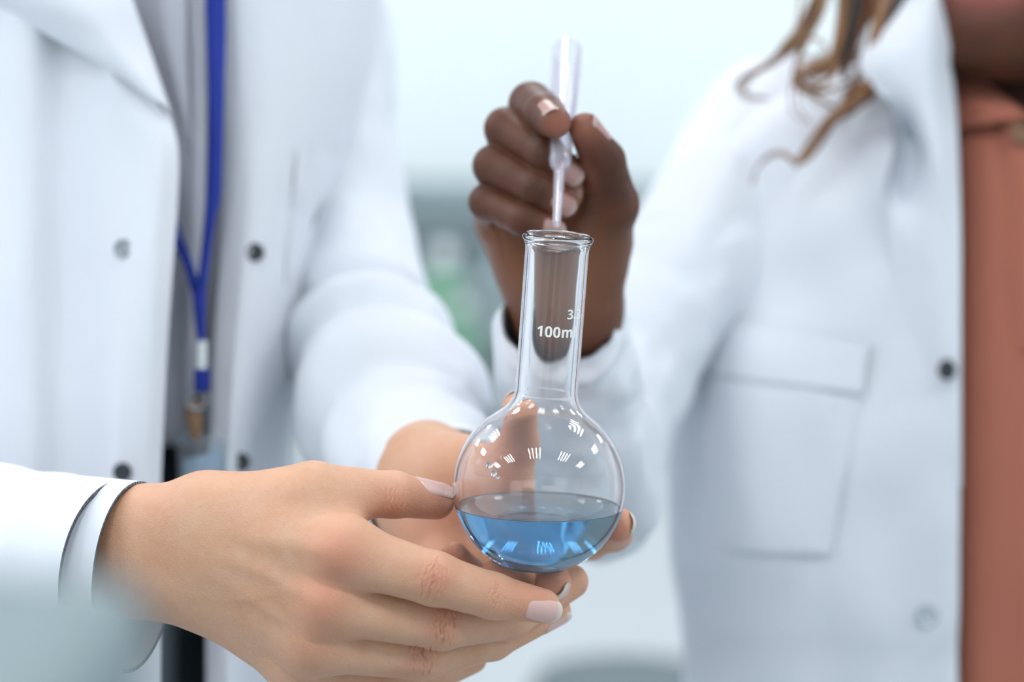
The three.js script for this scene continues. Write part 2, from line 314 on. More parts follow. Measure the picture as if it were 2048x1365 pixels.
/* rows run down, each of control points [px,py,d] from left to right as the camera sees them */
function sheet(rows, { nu = 60, nv = 80, thick = 1.6, bump = null } = {}) {
  const R = rows.map((r) => r.map((p) => q(...p))), pts = [];
  for (let v = 0; v <= nv; v++) for (let u = 0; u <= nu; u++) { const p = spline(R.map((r) => spline(r, u / nu)), v / nv); pts.push(p); }
  if (bump) {
    const base = pts.map((p) => p.clone());
    for (let v = 0; v <= nv; v++) for (let u = 0; u <= nu; u++) { const k = v * (nu + 1) + u; pts[k].z += bump(base[k].x, base[k].y, u / nu, v / nv); }
  }
  // rows go down and columns right: turn the order so that the outside faces the camera
  const flip = []; for (let v = nv; v >= 0; v--) for (let u = 0; u <= nu; u++) flip.push(pts[v * (nu + 1) + u]);
  const g = shell(flip, nu, nv, thick); g.userData.pts = pts; return g;
}
// depth of a sheet where it covers a spot, so that pockets and snaps lie on it
function on(geo, px, py, lift = 0) {
  let best = 1e9, d = 0;
  for (const p of geo.userData.pts) { const z = 950 - p.z, e = (1024 + p.x / z * FPX - px) ** 2 + (682.5 - p.y / z * FPX - py) ** 2; if (e < best - 1e-6 && -p.z < 420) { best = e; d = -p.z; } }
  return [px, py, d - lift];
}
const rowsOn = (geo, rows, lift) => rows.map((r) => r.map(([x, y]) => on(geo, x, y, lift)));
/* sections: [px,py,d,a,b]; a across the view, b in depth; from the shoulder to the cuff */
function sleeve(sections, { nu = 96, nv = 130, thick = 1.5, fold = () => 0, ref = V3(0, 0, 1) } = {}) {
  const C = sections.map((s) => q(s[0], s[1], s[2])), A = sections.map((s) => V3(s[3], s[4] ?? s[3], 0)), pts = [];
  let n0 = null;
  for (let v = 0; v <= nv; v++) {
    const t = v / nv, c = spline(C, t), e = 0.004, dir = spline(C, Math.min(1, t + e)).sub(spline(C, Math.max(0, t - e))).normalize(), r = spline(A, t);
    if (!n0) n0 = ref.clone();
    n0.addScaledVector(dir, -n0.dot(dir)).normalize();
    const s = new THREE.Vector3().crossVectors(n0, dir);
    for (let u = 0; u <= nu; u++) { const th = (u % nu) / nu * Math.PI * 2, f = fold(t, th); pts.push(c.clone().addScaledVector(s, Math.cos(th) * (r.x + f)).addScaledVector(n0, Math.sin(th) * (r.y + f))); }
  }
  return shell(pts, nu, nv, thick, true);
}
const snap = (px, py, d, r, n = V3(0, 0, 1)) => {
  const prof = [[0, 1.5], [0.42, 1.45], [0.5, 1.0], [0.62, 1.0], [0.75, 1.7], [0.9, 1.55], [1, 0.8], [1, 0], [0, 0]].map(([x, y]) => new THREE.Vector2(x * r, y));
  const g = new THREE.LatheGeometry(prof, 28); g.applyQuaternion(new THREE.Quaternion().setFromUnitVectors(V3(0, 1, 0), n.clone().normalize()));
  const c = q(px, py, d); return g.translate(c.x, c.y, c.z);
};
console.log('helpers ready');

// ------------------------------------------------------------------ flask, liquid, pipette
const FLASK_TURN = new THREE.Euler(3.0 * Math.PI / 180, 0, -3.1 * Math.PI / 180);
const flaskBase = W(1067, 1129, 0);
const flask = thing('round_flask', 'clear glass round-bottom flask with a 100ml mark, half full of blue liquid', 'flask', flaskBase);
flask.rotation.copy(FLASK_TURN);
flask.updateMatrixWorld(true);
const SPH_C = 29.5, SPH_R = 32, SPH_I = 31.0;
function bez(a, b, c, n) { const o = []; for (let i = 1; i <= n; i++) { const t = i / n; o.push([(1 - t) ** 2 * a[0] + 2 * t * (1 - t) * b[0] + t * t * c[0], (1 - t) ** 2 * a[1] + 2 * t * (1 - t) * b[1] + t * t * c[1]]); } return o; }
{
  const out = [[0.001, 0.9], [7, 0.7], [11, 0.15], [12.6, 0], [13.6, 0.22]];
  const sph = (R, h) => Math.sqrt(Math.max(0, R * R - (h - SPH_C) ** 2));
  const a0 = Math.asin((0.7 - SPH_C) / SPH_R), a1 = Math.asin((56.2 - SPH_C) / SPH_R);
  for (let i = 0; i <= 56; i++) { const a = lerp(a0, a1, i / 56); out.push([SPH_R * Math.cos(a), SPH_C + SPH_R * Math.sin(a)]); }
  out.push(...bez([sph(SPH_R, 56.2), 56.2], [12.3, 59.9], [11.6, 65], 12));
  for (let i = 1; i <= 10; i++) out.push([11.6, lerp(65, 117.5, i / 10)]);
  out.push(...bez([11.6, 117.5], [11.7, 120], [12.4, 120.9], 6));
  for (let i = 0; i <= 12; i++) { const a = -Math.PI * 0.42 + i / 12 * Math.PI * 0.92; out.push([11.55 + 1.45 * Math.cos(a), 122.3 + 1.45 * Math.sin(a)]); }
  out.push(...bez([11.4, 123.7], [10.2, 123.2], [10.05, 120.5], 6));
  for (let i = 1; i <= 10; i++) out.push([10.05, lerp(120.5, 65.5, i / 10)]);
  const s2 = sph(SPH_I, 55.4);
  out.push(...bez([10.05, 65.5], [10.9, 59.6], [s2, 55.4], 12));
  const b1 = Math.asin((55.4 - SPH_C) / SPH_I), b0 = Math.asin((1.9 - SPH_C) / SPH_I);
  for (let i = 1; i <= 56; i++) { const a = lerp(b1, b0, i / 56); out.push([SPH_I * Math.cos(a), SPH_C + SPH_I * Math.sin(a)]); }
  const e = out[out.length - 1]; out.push(...bez(e, [e[0] - 1.6, 1.62], [e[0] - 4, 1.6], 5), [4, 1.7], [0.001, 1.8]);
  const body = new THREE.LatheGeometry(out.map(([r, h]) => new THREE.Vector2(r / 1000, h / 1000)), 160);
  mesh('glass_body', body, M.glass, flask);
  // printing baked on the neck
  const font = await new FontLoader().loadAsync('fonts/droid/droid_sans_bold.typeface.json');
  const label = (text, size, x, h, name) => {
    const g = new TextGeometry(text, { font, size: size / 1000, depth: 0.00012, curveSegments: 6, bevelEnabled: false });
    const p = g.attributes.position, r0 = 0.01162;
    for (let i = 0; i < p.count; i++) { const a = (p.getX(i) + x / 1000) / r0, r = r0 + p.getZ(i); p.setXYZ(i, Math.sin(a) * r, p.getY(i) + h / 1000, Math.cos(a) * r); }
    g.computeVertexNormals(); g.deleteAttribute('uv');
    const m = mesh(name, g, M.print, flask); m.userData.label = `white printed ${text} on the flask neck`;
  };
  label('100ml', 3.9, -5.6, 87.6, 'volume_mark');
  label('3.3', 3.5, 5.3, 94.4, 'glass_mark');
  // drops clinging inside the bulb
  for (const [th, ph, s] of [[-0.62, 0.30, 1.0], [-0.72, 0.38, 1.2], [-0.55, 0.27, 0.6]]) {
    const g = new THREE.SphereGeometry(0.0012 * s, 14, 10).scale(1, 1, 0.6);
    const d = V3(Math.sin(th) * Math.cos(ph), Math.sin(ph), Math.cos(th) * Math.cos(ph));
    g.applyQuaternion(new THREE.Quaternion().setFromUnitVectors(V3(0, 0, 1), d)).translate(d.x * 0.0307, SPH_C / 1000 + d.y * 0.0307, d.z * 0.0307);
    mesh('drop', g, M.drop, flask);
  }
}
{ // liquid: fills the inside of the bulb up to a level that is flat in the world
  const c = V3(0, SPH_C / 1000, 0).applyMatrix4(flask.matrixWorld), up = V3(0, 1, 0).applyQuaternion(flask.quaternion.clone().invert());
  const lvl = (SPH_C - 7.7) , Ri = SPH_I + 0.12, NA = 120, NH = 60, pos = [], idx = [];
  const prof = (h) => h < 1.9 ? lerp(Math.sqrt(Ri * Ri - (1.9 - SPH_C) ** 2) - 4, Math.sqrt(Ri * Ri - (1.9 - SPH_C) ** 2), Math.sqrt(clamp((h - 1.5) / 0.4, 0, 1))) : Math.sqrt(Math.max(0, Ri * Ri - (h - SPH_C) ** 2));
  const surf = (x, z) => lvl - (up.x * x + up.z * z) / up.y;
  const ring = (a, h) => { const r = prof(h); return [r * Math.sin(a), h, r * Math.cos(a)]; };
  const rows = [];
  const edge = [];
  for (let i = 0; i < NA; i++) { const a = i / NA * Math.PI * 2; let h = lvl; for (let k = 0; k < 30; k++) { const r = prof(h); h = surf(r * Math.sin(a), r * Math.cos(a)); } edge.push(h + 0.5); }
  rows.push(Array(NA).fill([0, 1.5, 0])); rows.push([...Array(NA)].map((_, i) => { const a = i / NA * Math.PI * 2; return [4 * Math.sin(a), 1.5, 4 * Math.cos(a)]; }));
  for (let k = 0; k <= NH; k++) rows.push(edge.map((h, i) => ring(i / NA * Math.PI * 2, lerp(1.5, h, (k / NH) ** 1.25))));
  for (const [inset, rise] of [[0.25, 0.34], [0.6, 0.2], [1.1, 0.1], [1.8, 0.03], [2.8, 0.005]]) rows.push(edge.map((h, i) => { const a = i / NA * Math.PI * 2, r = prof(h) - inset, x = r * Math.sin(a), z = r * Math.cos(a); return [x, surf(x, z) + rise, z]; }));
  for (let k = 1; k <= 10; k++) rows.push(edge.map((h, i) => { const a = i / NA * Math.PI * 2, r = (prof(h) - 2.8) * (1 - k / 10), x = r * Math.sin(a), z = r * Math.cos(a); return [x, surf(x, z), z]; }));
  for (const r of rows) for (const p of r) pos.push(p[0] / 1000, p[1] / 1000, p[2] / 1000);
  for (let k = 0; k < rows.length - 1; k++) for (let i = 0; i < NA; i++) { const j = (i + 1) % NA, A = k * NA; idx.push(A + i, A + j, A + NA + j, A + i, A + NA + j, A + NA + i); }
  const g = new THREE.BufferGeometry(); g.setAttribute('position', new THREE.Float32BufferAttribute(pos, 3)); g.setIndex(idx);
  const gm = mergeVertices(g, 1e-7); gm.computeVertexNormals();
  const m = mesh('liquid', gm, M.liquid); m.position.copy(flaskBase); m.rotation.copy(FLASK_TURN);
  m.userData = { label: 'light blue liquid filling the lower half of the glass flask', category: 'liquid' };
}
{ // transfer pipette held over the flask mouth, its open end towards the camera
  const a = W(1113, 449, 4), b = W(1134, 100, 112), dir = b.clone().sub(a), L = dir.length();
  const t = thing('dropper_pipette', 'clear plastic dropper pipette pinched in a dark hand above the flask', 'pipette', a);
  t.quaternion.setFromUnitVectors(V3(0, 1, 0), dir.normalize());
  const o = [[1.62, 0], [1.7, 0.5], [1.75, 4], [2.4, 0.285 * L * 1000], [2.7, 0.298 * L * 1000], [4.1, 0.322 * L * 1000], [4.5, 0.34 * L * 1000], [4.4, 0.39 * L * 1000], [4.7, 0.55 * L * 1000], [5.8, 0.7 * L * 1000], [6.3, 0.85 * L * 1000], [6.4, 0.99 * L * 1000], [6.3, L * 1000]];
  const inn = o.map(([r, h]) => [r - 0.62, h]).reverse(); inn[0][1] = L * 1000; inn[inn.length - 1][1] = 0;
  const sm = new THREE.CatmullRomCurve3(o.map(([r, h]) => V3(r, h, 0)), false, 'catmullrom', 0.2).getPoints(70).map((p) => [p.x, p.y]);
  const si = new THREE.CatmullRomCurve3(inn.map(([r, h]) => V3(r, h, 0)), false, 'catmullrom', 0.2).getPoints(70).map((p) => [p.x, p.y]);
  const all = [...sm, ...si, sm[0]];
  mesh('tube', new THREE.LatheGeometry(all.map(([r, h]) => new THREE.Vector2(r / 1000, h / 1000)), 56), M.plastic, t);
}
console.log('flask ready');

// ------------------------------------------------------------------ hands
const SK = { base: [0.67, 0.365, 0.225], red: [0.63, 0.225, 0.145], pale: [0.71, 0.445, 0.30], palm: [0.66, 0.36, 0.28] };
const DK = { base: [0.118, 0.043, 0.022], dark: [0.05, 0.02, 0.014], palm: [0.23, 0.10, 0.055], tip: [0.34, 0.13, 0.085] };
const gauss = (list, x, y, z) => { let s = 0; for (const [p, r, a] of list) { const d = ((x - p.x) ** 2 + (y - p.y) ** 2 + (z - p.z) ** 2) / (r * r); if (d < 8) s += a * Math.exp(-d); } return Math.min(1, s); };
const blotch = (x, y, z) => 0.5 * noise(x * 0.07, y * 0.07, z * 0.07) + 0.35 * noise(x * 0.22 + 9, y * 0.22, z * 0.22) + 0.25 * noise(x * 0.7, y * 0.7 + 4, z * 0.7);
const lightSkin = (reds, pales = []) => (x, y, z) => {
  const b = blotch(x, y, z); let c = mix3(SK.base, SK.pale, clamp(0.35 + 0.9 * b, 0, 1));
  c = mix3(c, SK.red, (0.78 + 0.5 * b) * gauss(reds, x, y, z)); c = mix3(c, SK.pale, gauss(pales, x, y, z));
  const s = noise(x * 1.3, y * 1.3, z * 1.3); return s > 0.62 ? c.map((k, i) => k * [0.93, 0.86, 0.82][i]) : c;
};
const PIPC = [[-5.2, 0.035, 0.45], [-3.3, 0.032, 1.0], [-1.5, 0.016, 0.75], [0.2, -0.004, 1.0], [1.7, -0.018, 0.6], [3.3, -0.03, 0.95], [5.0, -0.035, 0.4]];
const DIPC = [[-1.6, 0.02, 0.6], [0, 0, 0.9], [1.5, -0.02, 0.6]];

// --- right hand of the first person: back to the camera, holding the flask from the left
const rIdx = [[690, 1106, -38, 11.2], [868, 1158, -37, 9.5], [986, 1193, -29, 8.1], [1086, 1213, -20, 6.3]];
const rMid = [[655, 1208, -33, 10.8], [885, 1250, -22, 9.0], [1020, 1238, 0, 7.6], [1142, 1164, 18, 6.6]];
const rRin = [[630, 1288, -24, 10.2], [842, 1314, -13, 8.5], [985, 1282, 6, 7.2], [1110, 1222, 18, 6.0]];
const rPin = [[596, 1338, -10, 9.2], [768, 1366, 4, 7.3], [868, 1352, 22, 6.3], [945, 1320, 34, 5.4]];
const rThu = [[440, 1020, -14, 10.5], [628, 984, -20, 10.6], [788, 990, -10, 8.3], [872, 1003, 2, 6.9]];
const wristR = { n: V3(0, 0, 1), s: 0.8 };
const right = makeHand({
  cell: 0.5, k: 11, web: 8, apart: 0.8,
  palm: [
    [[-80, 1100, 24, 22], [290, 1054, -2, 13.5]], [[-80, 1150, 26, 21], [295, 1158, 2, 13.5]],
    [[295, 1056, -4, 13], [400, 1036, -10, 12.5]], [[295, 1142, 0, 14], [390, 1165, -4, 14.5]], [[280, 1100, 0, 17], [430, 1100, -12, 15]],
    [[400, 1035, -12, 13.5], [690, 1106, -38, 10.6]], [[400, 1075, -12, 13.5], [655, 1208, -33, 10.2]], [[395, 1125, -8, 13.5], [630, 1288, -24, 9.8]], [[390, 1170, -4, 13], [596, 1338, -10, 9]],
    [[440, 1120, 6, 14], [640, 1230, -8, 11]], [[450, 1060, 0, 13], [610, 1060, -14, 10]], [[600, 1030, -18, 8], [690, 1075, -28, 7]],
  ],
  fingers: [rIdx, rMid, rRin, rPin], thumb: rThu,
  lumps: [[668, 1100, -50, 8, 1.6], [640, 1205, -45, 8, 1.9], [618, 1287, -35, 8, 1.7], [590, 1340, -22, 7, 1.2], [866, 1152, -46, 6.5, 0.7], [884, 1246, -31, 6, 0.7], [842, 1310, -22, 6, 0.6], [800, 985, -18, 7, 0.6], [640, 972, -30, 9, 0.8], [330, 1175, -14, 10, 1.2], [672, 1158, -46, 5, -0.9], [650, 1248, -38, 5, -0.9], [620, 1316, -28, 5, -0.8], [560, 1130, -38, 14, -0.5]],
  ridges: [[[660, 1104, -50], [430, 1062, -26], 3.4, 0.55], [[630, 1204, -46], [430, 1096, -28], 3.2, 0.55], [[606, 1284, -38], [425, 1130, -26], 3, 0.5], [[585, 1336, -24], [415, 1160, -22], 3, 0.4], [[600, 985, -30], [330, 1010, -16], 4, 0.6],
    [[600, 1180, -44], [560, 1090, -38], 2.4, 0.2], [[560, 1090, -38], [470, 1075, -32], 2.4, 0.18], [[600, 1180, -44], [480, 1200, -30], 2.4, 0.2], [[480, 1200, -30], [390, 1180, -20], 2.4, 0.18]],
  creases: [
    { at: [868, 1158, -37], t: V3(178, -52, 6), s: V3(52, 178, 0), n: V3(0, 0.1, 1), o: PIPC, r: 9, depth: 0.72, w: 0.42 },
    { at: [986, 1189, -29], t: V3(110, -25, -4), s: V3(25, 110, 0), n: V3(0, 0.1, 1), o: DIPC, r: 7.5, depth: 0.7, w: 0.4 },
    { at: [885, 1250, -22], t: V3(200, -14, -20), s: V3(14, 200, 0), n: V3(0.1, 0, 1), o: PIPC, r: 8.5, depth: 0.72, w: 0.42 },
    { at: [842, 1314, -13], t: V3(200, -8, -20), s: V3(8, 200, 0), n: V3(0.1, 0, 1), o: PIPC, r: 8, depth: 0.75, w: 0.42 },
    { at: [790, 990, -10], t: V3(100, -8, -6), s: V3(8, 100, 0), n: V3(0, 0.6, 0.8), o: PIPC, r: 8, depth: 0.28, w: 0.45 },
    { at: [668, 1106, -46], t: V3(178, -52, 0), s: V3(52, 178, 0), n: V3(0, 0, 1), o: [[-4, 0.02, 0.5], [-1.5, 0.01, 0.6], [1, -0.01, 0.6], [4, -0.03, 0.5], [7, -0.03, 0.4]], r: 8, depth: 0.16, w: 0.5 },
    { at: [645, 1208, -42], t: V3(200, -34, 0), s: V3(34, 200, 0), n: V3(0, 0, 1), o: [[-4, 0.02, 0.5], [-1.5, 0.01, 0.6], [1, -0.01, 0.6], [4, -0.03, 0.5]], r: 8, depth: 0.16, w: 0.5 },
  ],
});
paint(right.geo, lightSkin([
  [q(675, 1108, -50), 11, 0.75], [q(645, 1210, -44), 10, 0.7], [q(622, 1288, -34), 9, 0.5], [q(868, 1158, -46), 8, 0.75], [q(885, 1250, -30), 8, 0.7], [q(842, 1314, -20), 7, 0.55], [q(1060, 1195, -26), 11, 0.8], [q(988, 1190, -36), 7, 0.4],
  [q(880, 1005, -4), 11, 0.7], [q(800, 1010, -14), 9, 0.45], [q(760, 1010, -18), 9, 0.35], [q(1140, 1165, 12), 10, 0.4], [q(330, 1040, -16), 12, 0.25]]));
console.log('right hand', right.geo.attributes.position.count);

// --- left hand of the first person: palm up behind and under the flask
const lIdx = [[1085, 1050, 64, 9.0], [1178, 1078, 60, 8.2], [1226, 1064, 40, 7.4], [1235, 1050, 20, 6.8]];
const lMid = [[1030, 1100, 60, 9.0], [1100, 1150, 52, 8.0], [1118, 1166, 30, 7.3], [1104, 1168, 6, 6.6]];
const lRin = [[960, 1125, 54, 8.6], [1035, 1162, 44, 7.6], [1036, 1174, 20, 6.8], [992, 1150, 2, 6.0]];
const lPin = [[890, 1135, 46, 8.0], [948, 1172, 32, 6.6], [940, 1150, 14, 5.9], [908, 1112, 6, 5.2]];
const lThu = [[905, 985, 66, 14], [1002, 965, 52, 10.5], [1034, 884, 42, 8.4], [1038, 822, 30, 7.0]];
const left = makeHand({
  cell: 0.9, k: 12, web: 8, apart: 0.8,
  palm: [
    [[790, 850, 175, 24], [862, 950, 88, 19]], [[775, 880, 178, 20], [838, 1000, 90, 15]],
    [[862, 950, 88, 18], [905, 975, 70, 17]], [[905, 970, 70, 15], [1085, 1050, 66, 8]], [[890, 1000, 72, 15], [1030, 1100, 62, 8]], [[870, 1030, 70, 15], [960, 1125, 56, 8.5]], [[850, 1025, 82, 14], [890, 1135, 48, 9]],
    [[838, 1002, 88, 15], [865, 1075, 60, 11]], [[930, 950, 62, 13], [985, 945, 54, 11]],
  ],
  fingers: [lIdx, lMid, lRin, lPin], thumb: lThu, lumps: [],
  creases: [{ at: [1036, 884, 42], t: V3(4, 60, 10), s: V3(1, 0, 0), n: V3(0, 0, 1), o: DIPC, r: 8, depth: 0.35, w: 0.6 }],
});
paint(left.geo, lightSkin([[q(1038, 830, 20), 12, 0.7], [q(1236, 1066, 14), 11, 0.85], [q(1106, 1166, 0), 11, 0.85], [q(992, 1146, -2), 10, 0.85], [q(908, 1108, 2), 9, 0.8], [q(880, 1050, 50), 22, 0.45], [q(980, 960, 45), 18, 0.4], [q(1020, 900, 36), 14, 0.35]]));
console.log('left hand', left.geo.attributes.position.count);

// --- right hand of the second person: holds the pipette, knuckles to the camera's left
const dIdx = [[1040, 285, 122, 10], [1062, 208, 82, 8.6], [1090, 228, 58, 7.6], [1108, 244, 44, 6.6]];
const dMid = [[1028, 335, 124, 10], [1012, 258, 80, 8.4], [1092, 308, 62, 7.4], [1140, 345, 66, 6.4]];
const dRin = [[1020, 400, 122, 9.6], [988, 332, 78, 8.2], [1072, 376, 62, 7.0], [1124, 407, 68, 6.0]];
const dPin = [[1002, 446, 112, 9.4], [976, 404, 80, 7.4], [1048, 440, 64, 6.4], [1104, 458, 70, 5.3]];
const dThu = [[1180, 520, 104, 14], [1222, 410, 82, 11.2], [1206, 322, 66, 8.6], [1169, 258, 54, 6.4]];
const dark = makeHand({
  cell: 0.9, k: 11, web: 6, apart: 0.7,
  palm: [
    [[1168, 860, 174, 17], [1143, 640, 119, 18]], [[1150, 860, 172, 17], [1120, 640, 120, 18]],
    [[1140, 620, 116, 20], [1120, 540, 118, 20]], [[1120, 530, 122, 17], [1040, 285, 124, 9.5]], [[1110, 530, 122, 17], [1028, 335, 124, 9.5]], [[1100, 540, 120, 17], [1020, 400, 122, 9.5]], [[1090, 550, 116, 17], [1002, 446, 112, 10]],
    [[1150, 560, 112, 18], [1190, 480, 104, 14]], [[1130, 420, 124, 12], [1180, 440, 112, 11]], [[1080, 380, 126, 11], [1150, 360, 120, 8]], [[1060, 520, 106, 12], [1010, 462, 98, 9]],
  ],
  fingers: [dIdx, dMid, dRin, dPin], thumb: dThu, lumps: [],
  creases: [
    { at: [1092, 308, 62], t: V3(80, -50, 10), s: V3(50, 80, 0), n: V3(-0.2, 0.2, 1), o: DIPC, r: 7, depth: 0.45, w: 0.6 },
    { at: [1072, 376, 62], t: V3(80, -42, 10), s: V3(42, 80, 0), n: V3(-0.2, 0.2, 1), o: DIPC, r: 6.5, depth: 0.45, w: 0.6 },
    { at: [1048, 440, 64], t: V3(72, -32, 10), s: V3(32, 72, 0), n: V3(-0.2, 0.2, 1), o: DIPC, r: 6, depth: 0.45, w: 0.6 },
    { at: [1210, 385, 74], t: V3(-20, 100, 0), s: V3(1, 0.1, 0), n: V3(0, 0, 1), o: [[0, 0.01, 1], [-3, 0.01, 0.4]], r: 12, depth: 0.6, w: 0.8 },
    { at: [1000, 470, 96], t: V3(-1, -0.4, 0), s: V3(0.4, -1, 0), n: V3(0, 0, 1), o: [[0, 0.02, 1]], r: 12, depth: 0.7, w: 0.9 },
  ],
});
paint(dark.geo, (x, y, z, nx, ny, nz) => {
  const b = blotch(x, y, z), palm = gauss([[q(1190, 450, 95), 16, 1], [q(1150, 500, 100), 22, 0.9], [q(1050, 520, 95), 20, 0.75], [q(1010, 490, 90), 14, 0.5], [q(1120, 600, 100), 22, 0.5]], x, y, z);
  const tips = gauss([[q(1116, 256, 38), 6, 0.85], [q(1158, 262, 48), 9, 0.85], [q(1150, 350, 62), 7, 0.9], [q(1132, 410, 64), 7, 0.9], [q(1112, 461, 66), 6, 0.9]], x, y, z);
  const kn = gauss([[q(1092, 308, 54), 6, 0.45], [q(1072, 376, 56), 6, 0.45], [q(1048, 440, 58), 6, 0.45], [q(960, 400, 78), 12, 0.5], [q(1222, 320, 60), 13, 0.6], [q(1240, 400, 72), 12, 0.4]], x, y, z);
  let c = mix3(DK.base, DK.dark, clamp(0.15 + 0.5 * b + kn * 0.7, 0, 1)); c = mix3(c, DK.palm, palm); return mix3(c, DK.tip, tips);
});
console.log('dark hand', dark.geo.attributes.position.count);

const NAILW = [0.74, 0.66, 0.56], NAILB = [0.72, 0.47, 0.42], NAILD = [0.46, 0.27, 0.24], NAILDW = [0.5, 0.36, 0.32];
const nails1 = [
  // base, tip, which way the back of the finger faces
  [rIdx, V3(0.05, -0.25, 1), 8.6, 9.5, 3.6, NAILW, NAILB], [rThu, V3(0.15, 0.85, 0.45), 10.5, 12, 2.0, NAILW, NAILB],
  [rRin, V3(0.6, -0.5, 0.2), 7.6, 8, 1, NAILW, NAILB], [rMid, V3(0.6, -0.6, -0.6), 8, 8, 0.5, NAILW, NAILB],
  [lIdx, V3(1, 0.0, -0.15), 9, 10.5, 2.6, NAILW, NAILB], [lMid, V3(0.85, -0.75, 0.0), 9, 10.5, 2.8, NAILW, NAILB], [lRin, V3(0.6, -0.6, -0.6), 7.2, 7, -1.5, NAILW, NAILB], [lPin, V3(0.5, -0.5, -0.9), 6.4, 6, -4, NAILW, NAILB], [lThu, V3(-0.2, 0.1, -1), 10, 11, 1.5, NAILW, NAILB],
];
const nails2 = [[dIdx, V3(-0.1, 0.4, 1), 7.8, 8, 0.2, NAILDW, NAILD], [dMid, V3(-0.25, 0.1, 1), 8.4, 8, 1, NAILDW, NAILD], [dRin, V3(-0.2, 0.1, 1), 8, 8, 1, NAILDW, NAILD], [dPin, V3(-0.2, 0.1, 1), 7, 7, 1, NAILDW, NAILD], [dThu, V3(1, 0.35, 0.2), 8, 8.5, 0.5, NAILDW, NAILD]];
const makeNails = (list, parent) => { for (const [f, n, w, l, o, white, bed] of list) { const a = q(...f[2].slice(0, 3)), b = q(...f[3].slice(0, 3)); mesh('fingernail', place(nailGeo(a, b, n, f[2][3], f[3][3], w, l, f[3][3] * 0.62 + o * 0.55, white, bed), parent), M.nail, parent); } };

// ------------------------------------------------------------------ people
const blend = (bones, k) => (x, y, z) => { let d = 1e3; for (const o of bones) d = smin(d, dBone(o, x, y, z), k); return d; };
const coarse = (bones, k, cell) => { const b = boundsOf(bones, k); return polygonise(blend(bones, k), b.min, b.max, cell); };
// head: bones in the working frame; f = facing, c = middle of the head
function headBones(c, f) {
  const u = UPC.clone(), r = new THREE.Vector3().crossVectors(u, f).normalize(), p = (a, b, d) => c.clone().addScaledVector(r, a).addScaledVector(u, b).addScaledVector(f, d);
  const B = [bone(p(0, 30, -22), p(0, 36, 14), 74, 66), bone(p(0, -18, 38), p(0, 8, 38), 46, 52), bone(p(-26, -56, 36), p(26, -56, 36), 32, 32), bone(p(-9, -82, 66), p(9, -82, 66), 19, 19), bone(p(-48, -48, 8), p(-14, -80, 58), 19, 18), bone(p(48, -48, 8), p(14, -80, 58), 19, 18)];
  const F = [bone(p(0, 10, 82), p(0, -22, 98), 7, 10), bone(p(-9, -26, 88), p(9, -26, 88), 8, 8), bone(p(-34, 22, 78), p(-14, 22, 88), 7, 7), bone(p(34, 22, 78), p(14, 22, 88), 7, 7), bone(p(-18, -57, 80), p(18, -57, 80), 5.5, 5.5), bone(p(-17, -66, 80), p(17, -66, 80), 6.5, 6.5),
    bone(p(-74, 8, -6), p(-72, -22, -4), 10, 7), bone(p(74, 8, -6), p(72, -22, -4), 10, 7), bone(p(-38, -18, 70), p(-30, -24, 72), 16, 14), bone(p(38, -18, 70), p(30, -24, 72), 16, 14)];
  const f1 = blend(B, 26), fn = (x, y, z) => { let d = f1(x, y, z); for (const o of F) d = smin(d, dBone(o, x, y, z), 6); return d; };
  const bb = boundsOf([...B, ...F], 6);
  return { geo: polygonise(fn, bb.min, bb.max, 3), p, lip: [p(0, -60, 86), r] };
}
const join2 = (list) => mergeGeometries(list.map((g) => { const k = g.clone(); return k; }));
function eyes(h, parent, iris) {
  for (const s of [-1, 1]) {
    const e = mesh('eye', place(new THREE.SphereGeometry(12, 20, 14).translate(...h.p(s * 30, 8, 67).toArray()), parent), M.pearl, parent);
    mesh('iris', place(new THREE.SphereGeometry(5.5, 16, 12).translate(...h.p(s * 30, 7, 74.5).toArray()), parent), iris, e);
  }
}
function legs(parent, x, z, turn, hip) {
  const L = (a, y, b) => fromWorld(x + a * Math.cos(turn) + b * Math.sin(turn), y, z - a * Math.sin(turn) + b * Math.cos(turn));
  for (const s of [-1, 1]) {
    const g = coarse([bone(L(s * 0.06, hip + 0.12, 0), L(s * 0.08, hip - 0.05, 0), 92, 95), bone(L(s * 0.085, hip - 0.05, 0), L(s * 0.1, hip * 0.53, 0.01), 85, 60), bone(L(s * 0.1, hip * 0.53, 0.01), L(s * 0.105, 0.11, -0.01), 60, 50)], 30, 14);
    mesh('trouser_leg', place(g, parent), M.trousers, parent);
    const f = coarse([bone(L(s * 0.105, 0.05, -0.05), L(s * 0.115, 0.04, 0.12), 42, 36)], 10, 10);
    mesh('shoe', place(f, parent), M.shoe, parent);
  }
}
const cloth = (amp, sx, sy, o = 0) => (x, y) => amp * (noise(x * sx + o, y * sy, o * 1.7) + 0.5 * noise(x * sx * 2.3, y * sy * 2.1 + o, 3.1 + o));

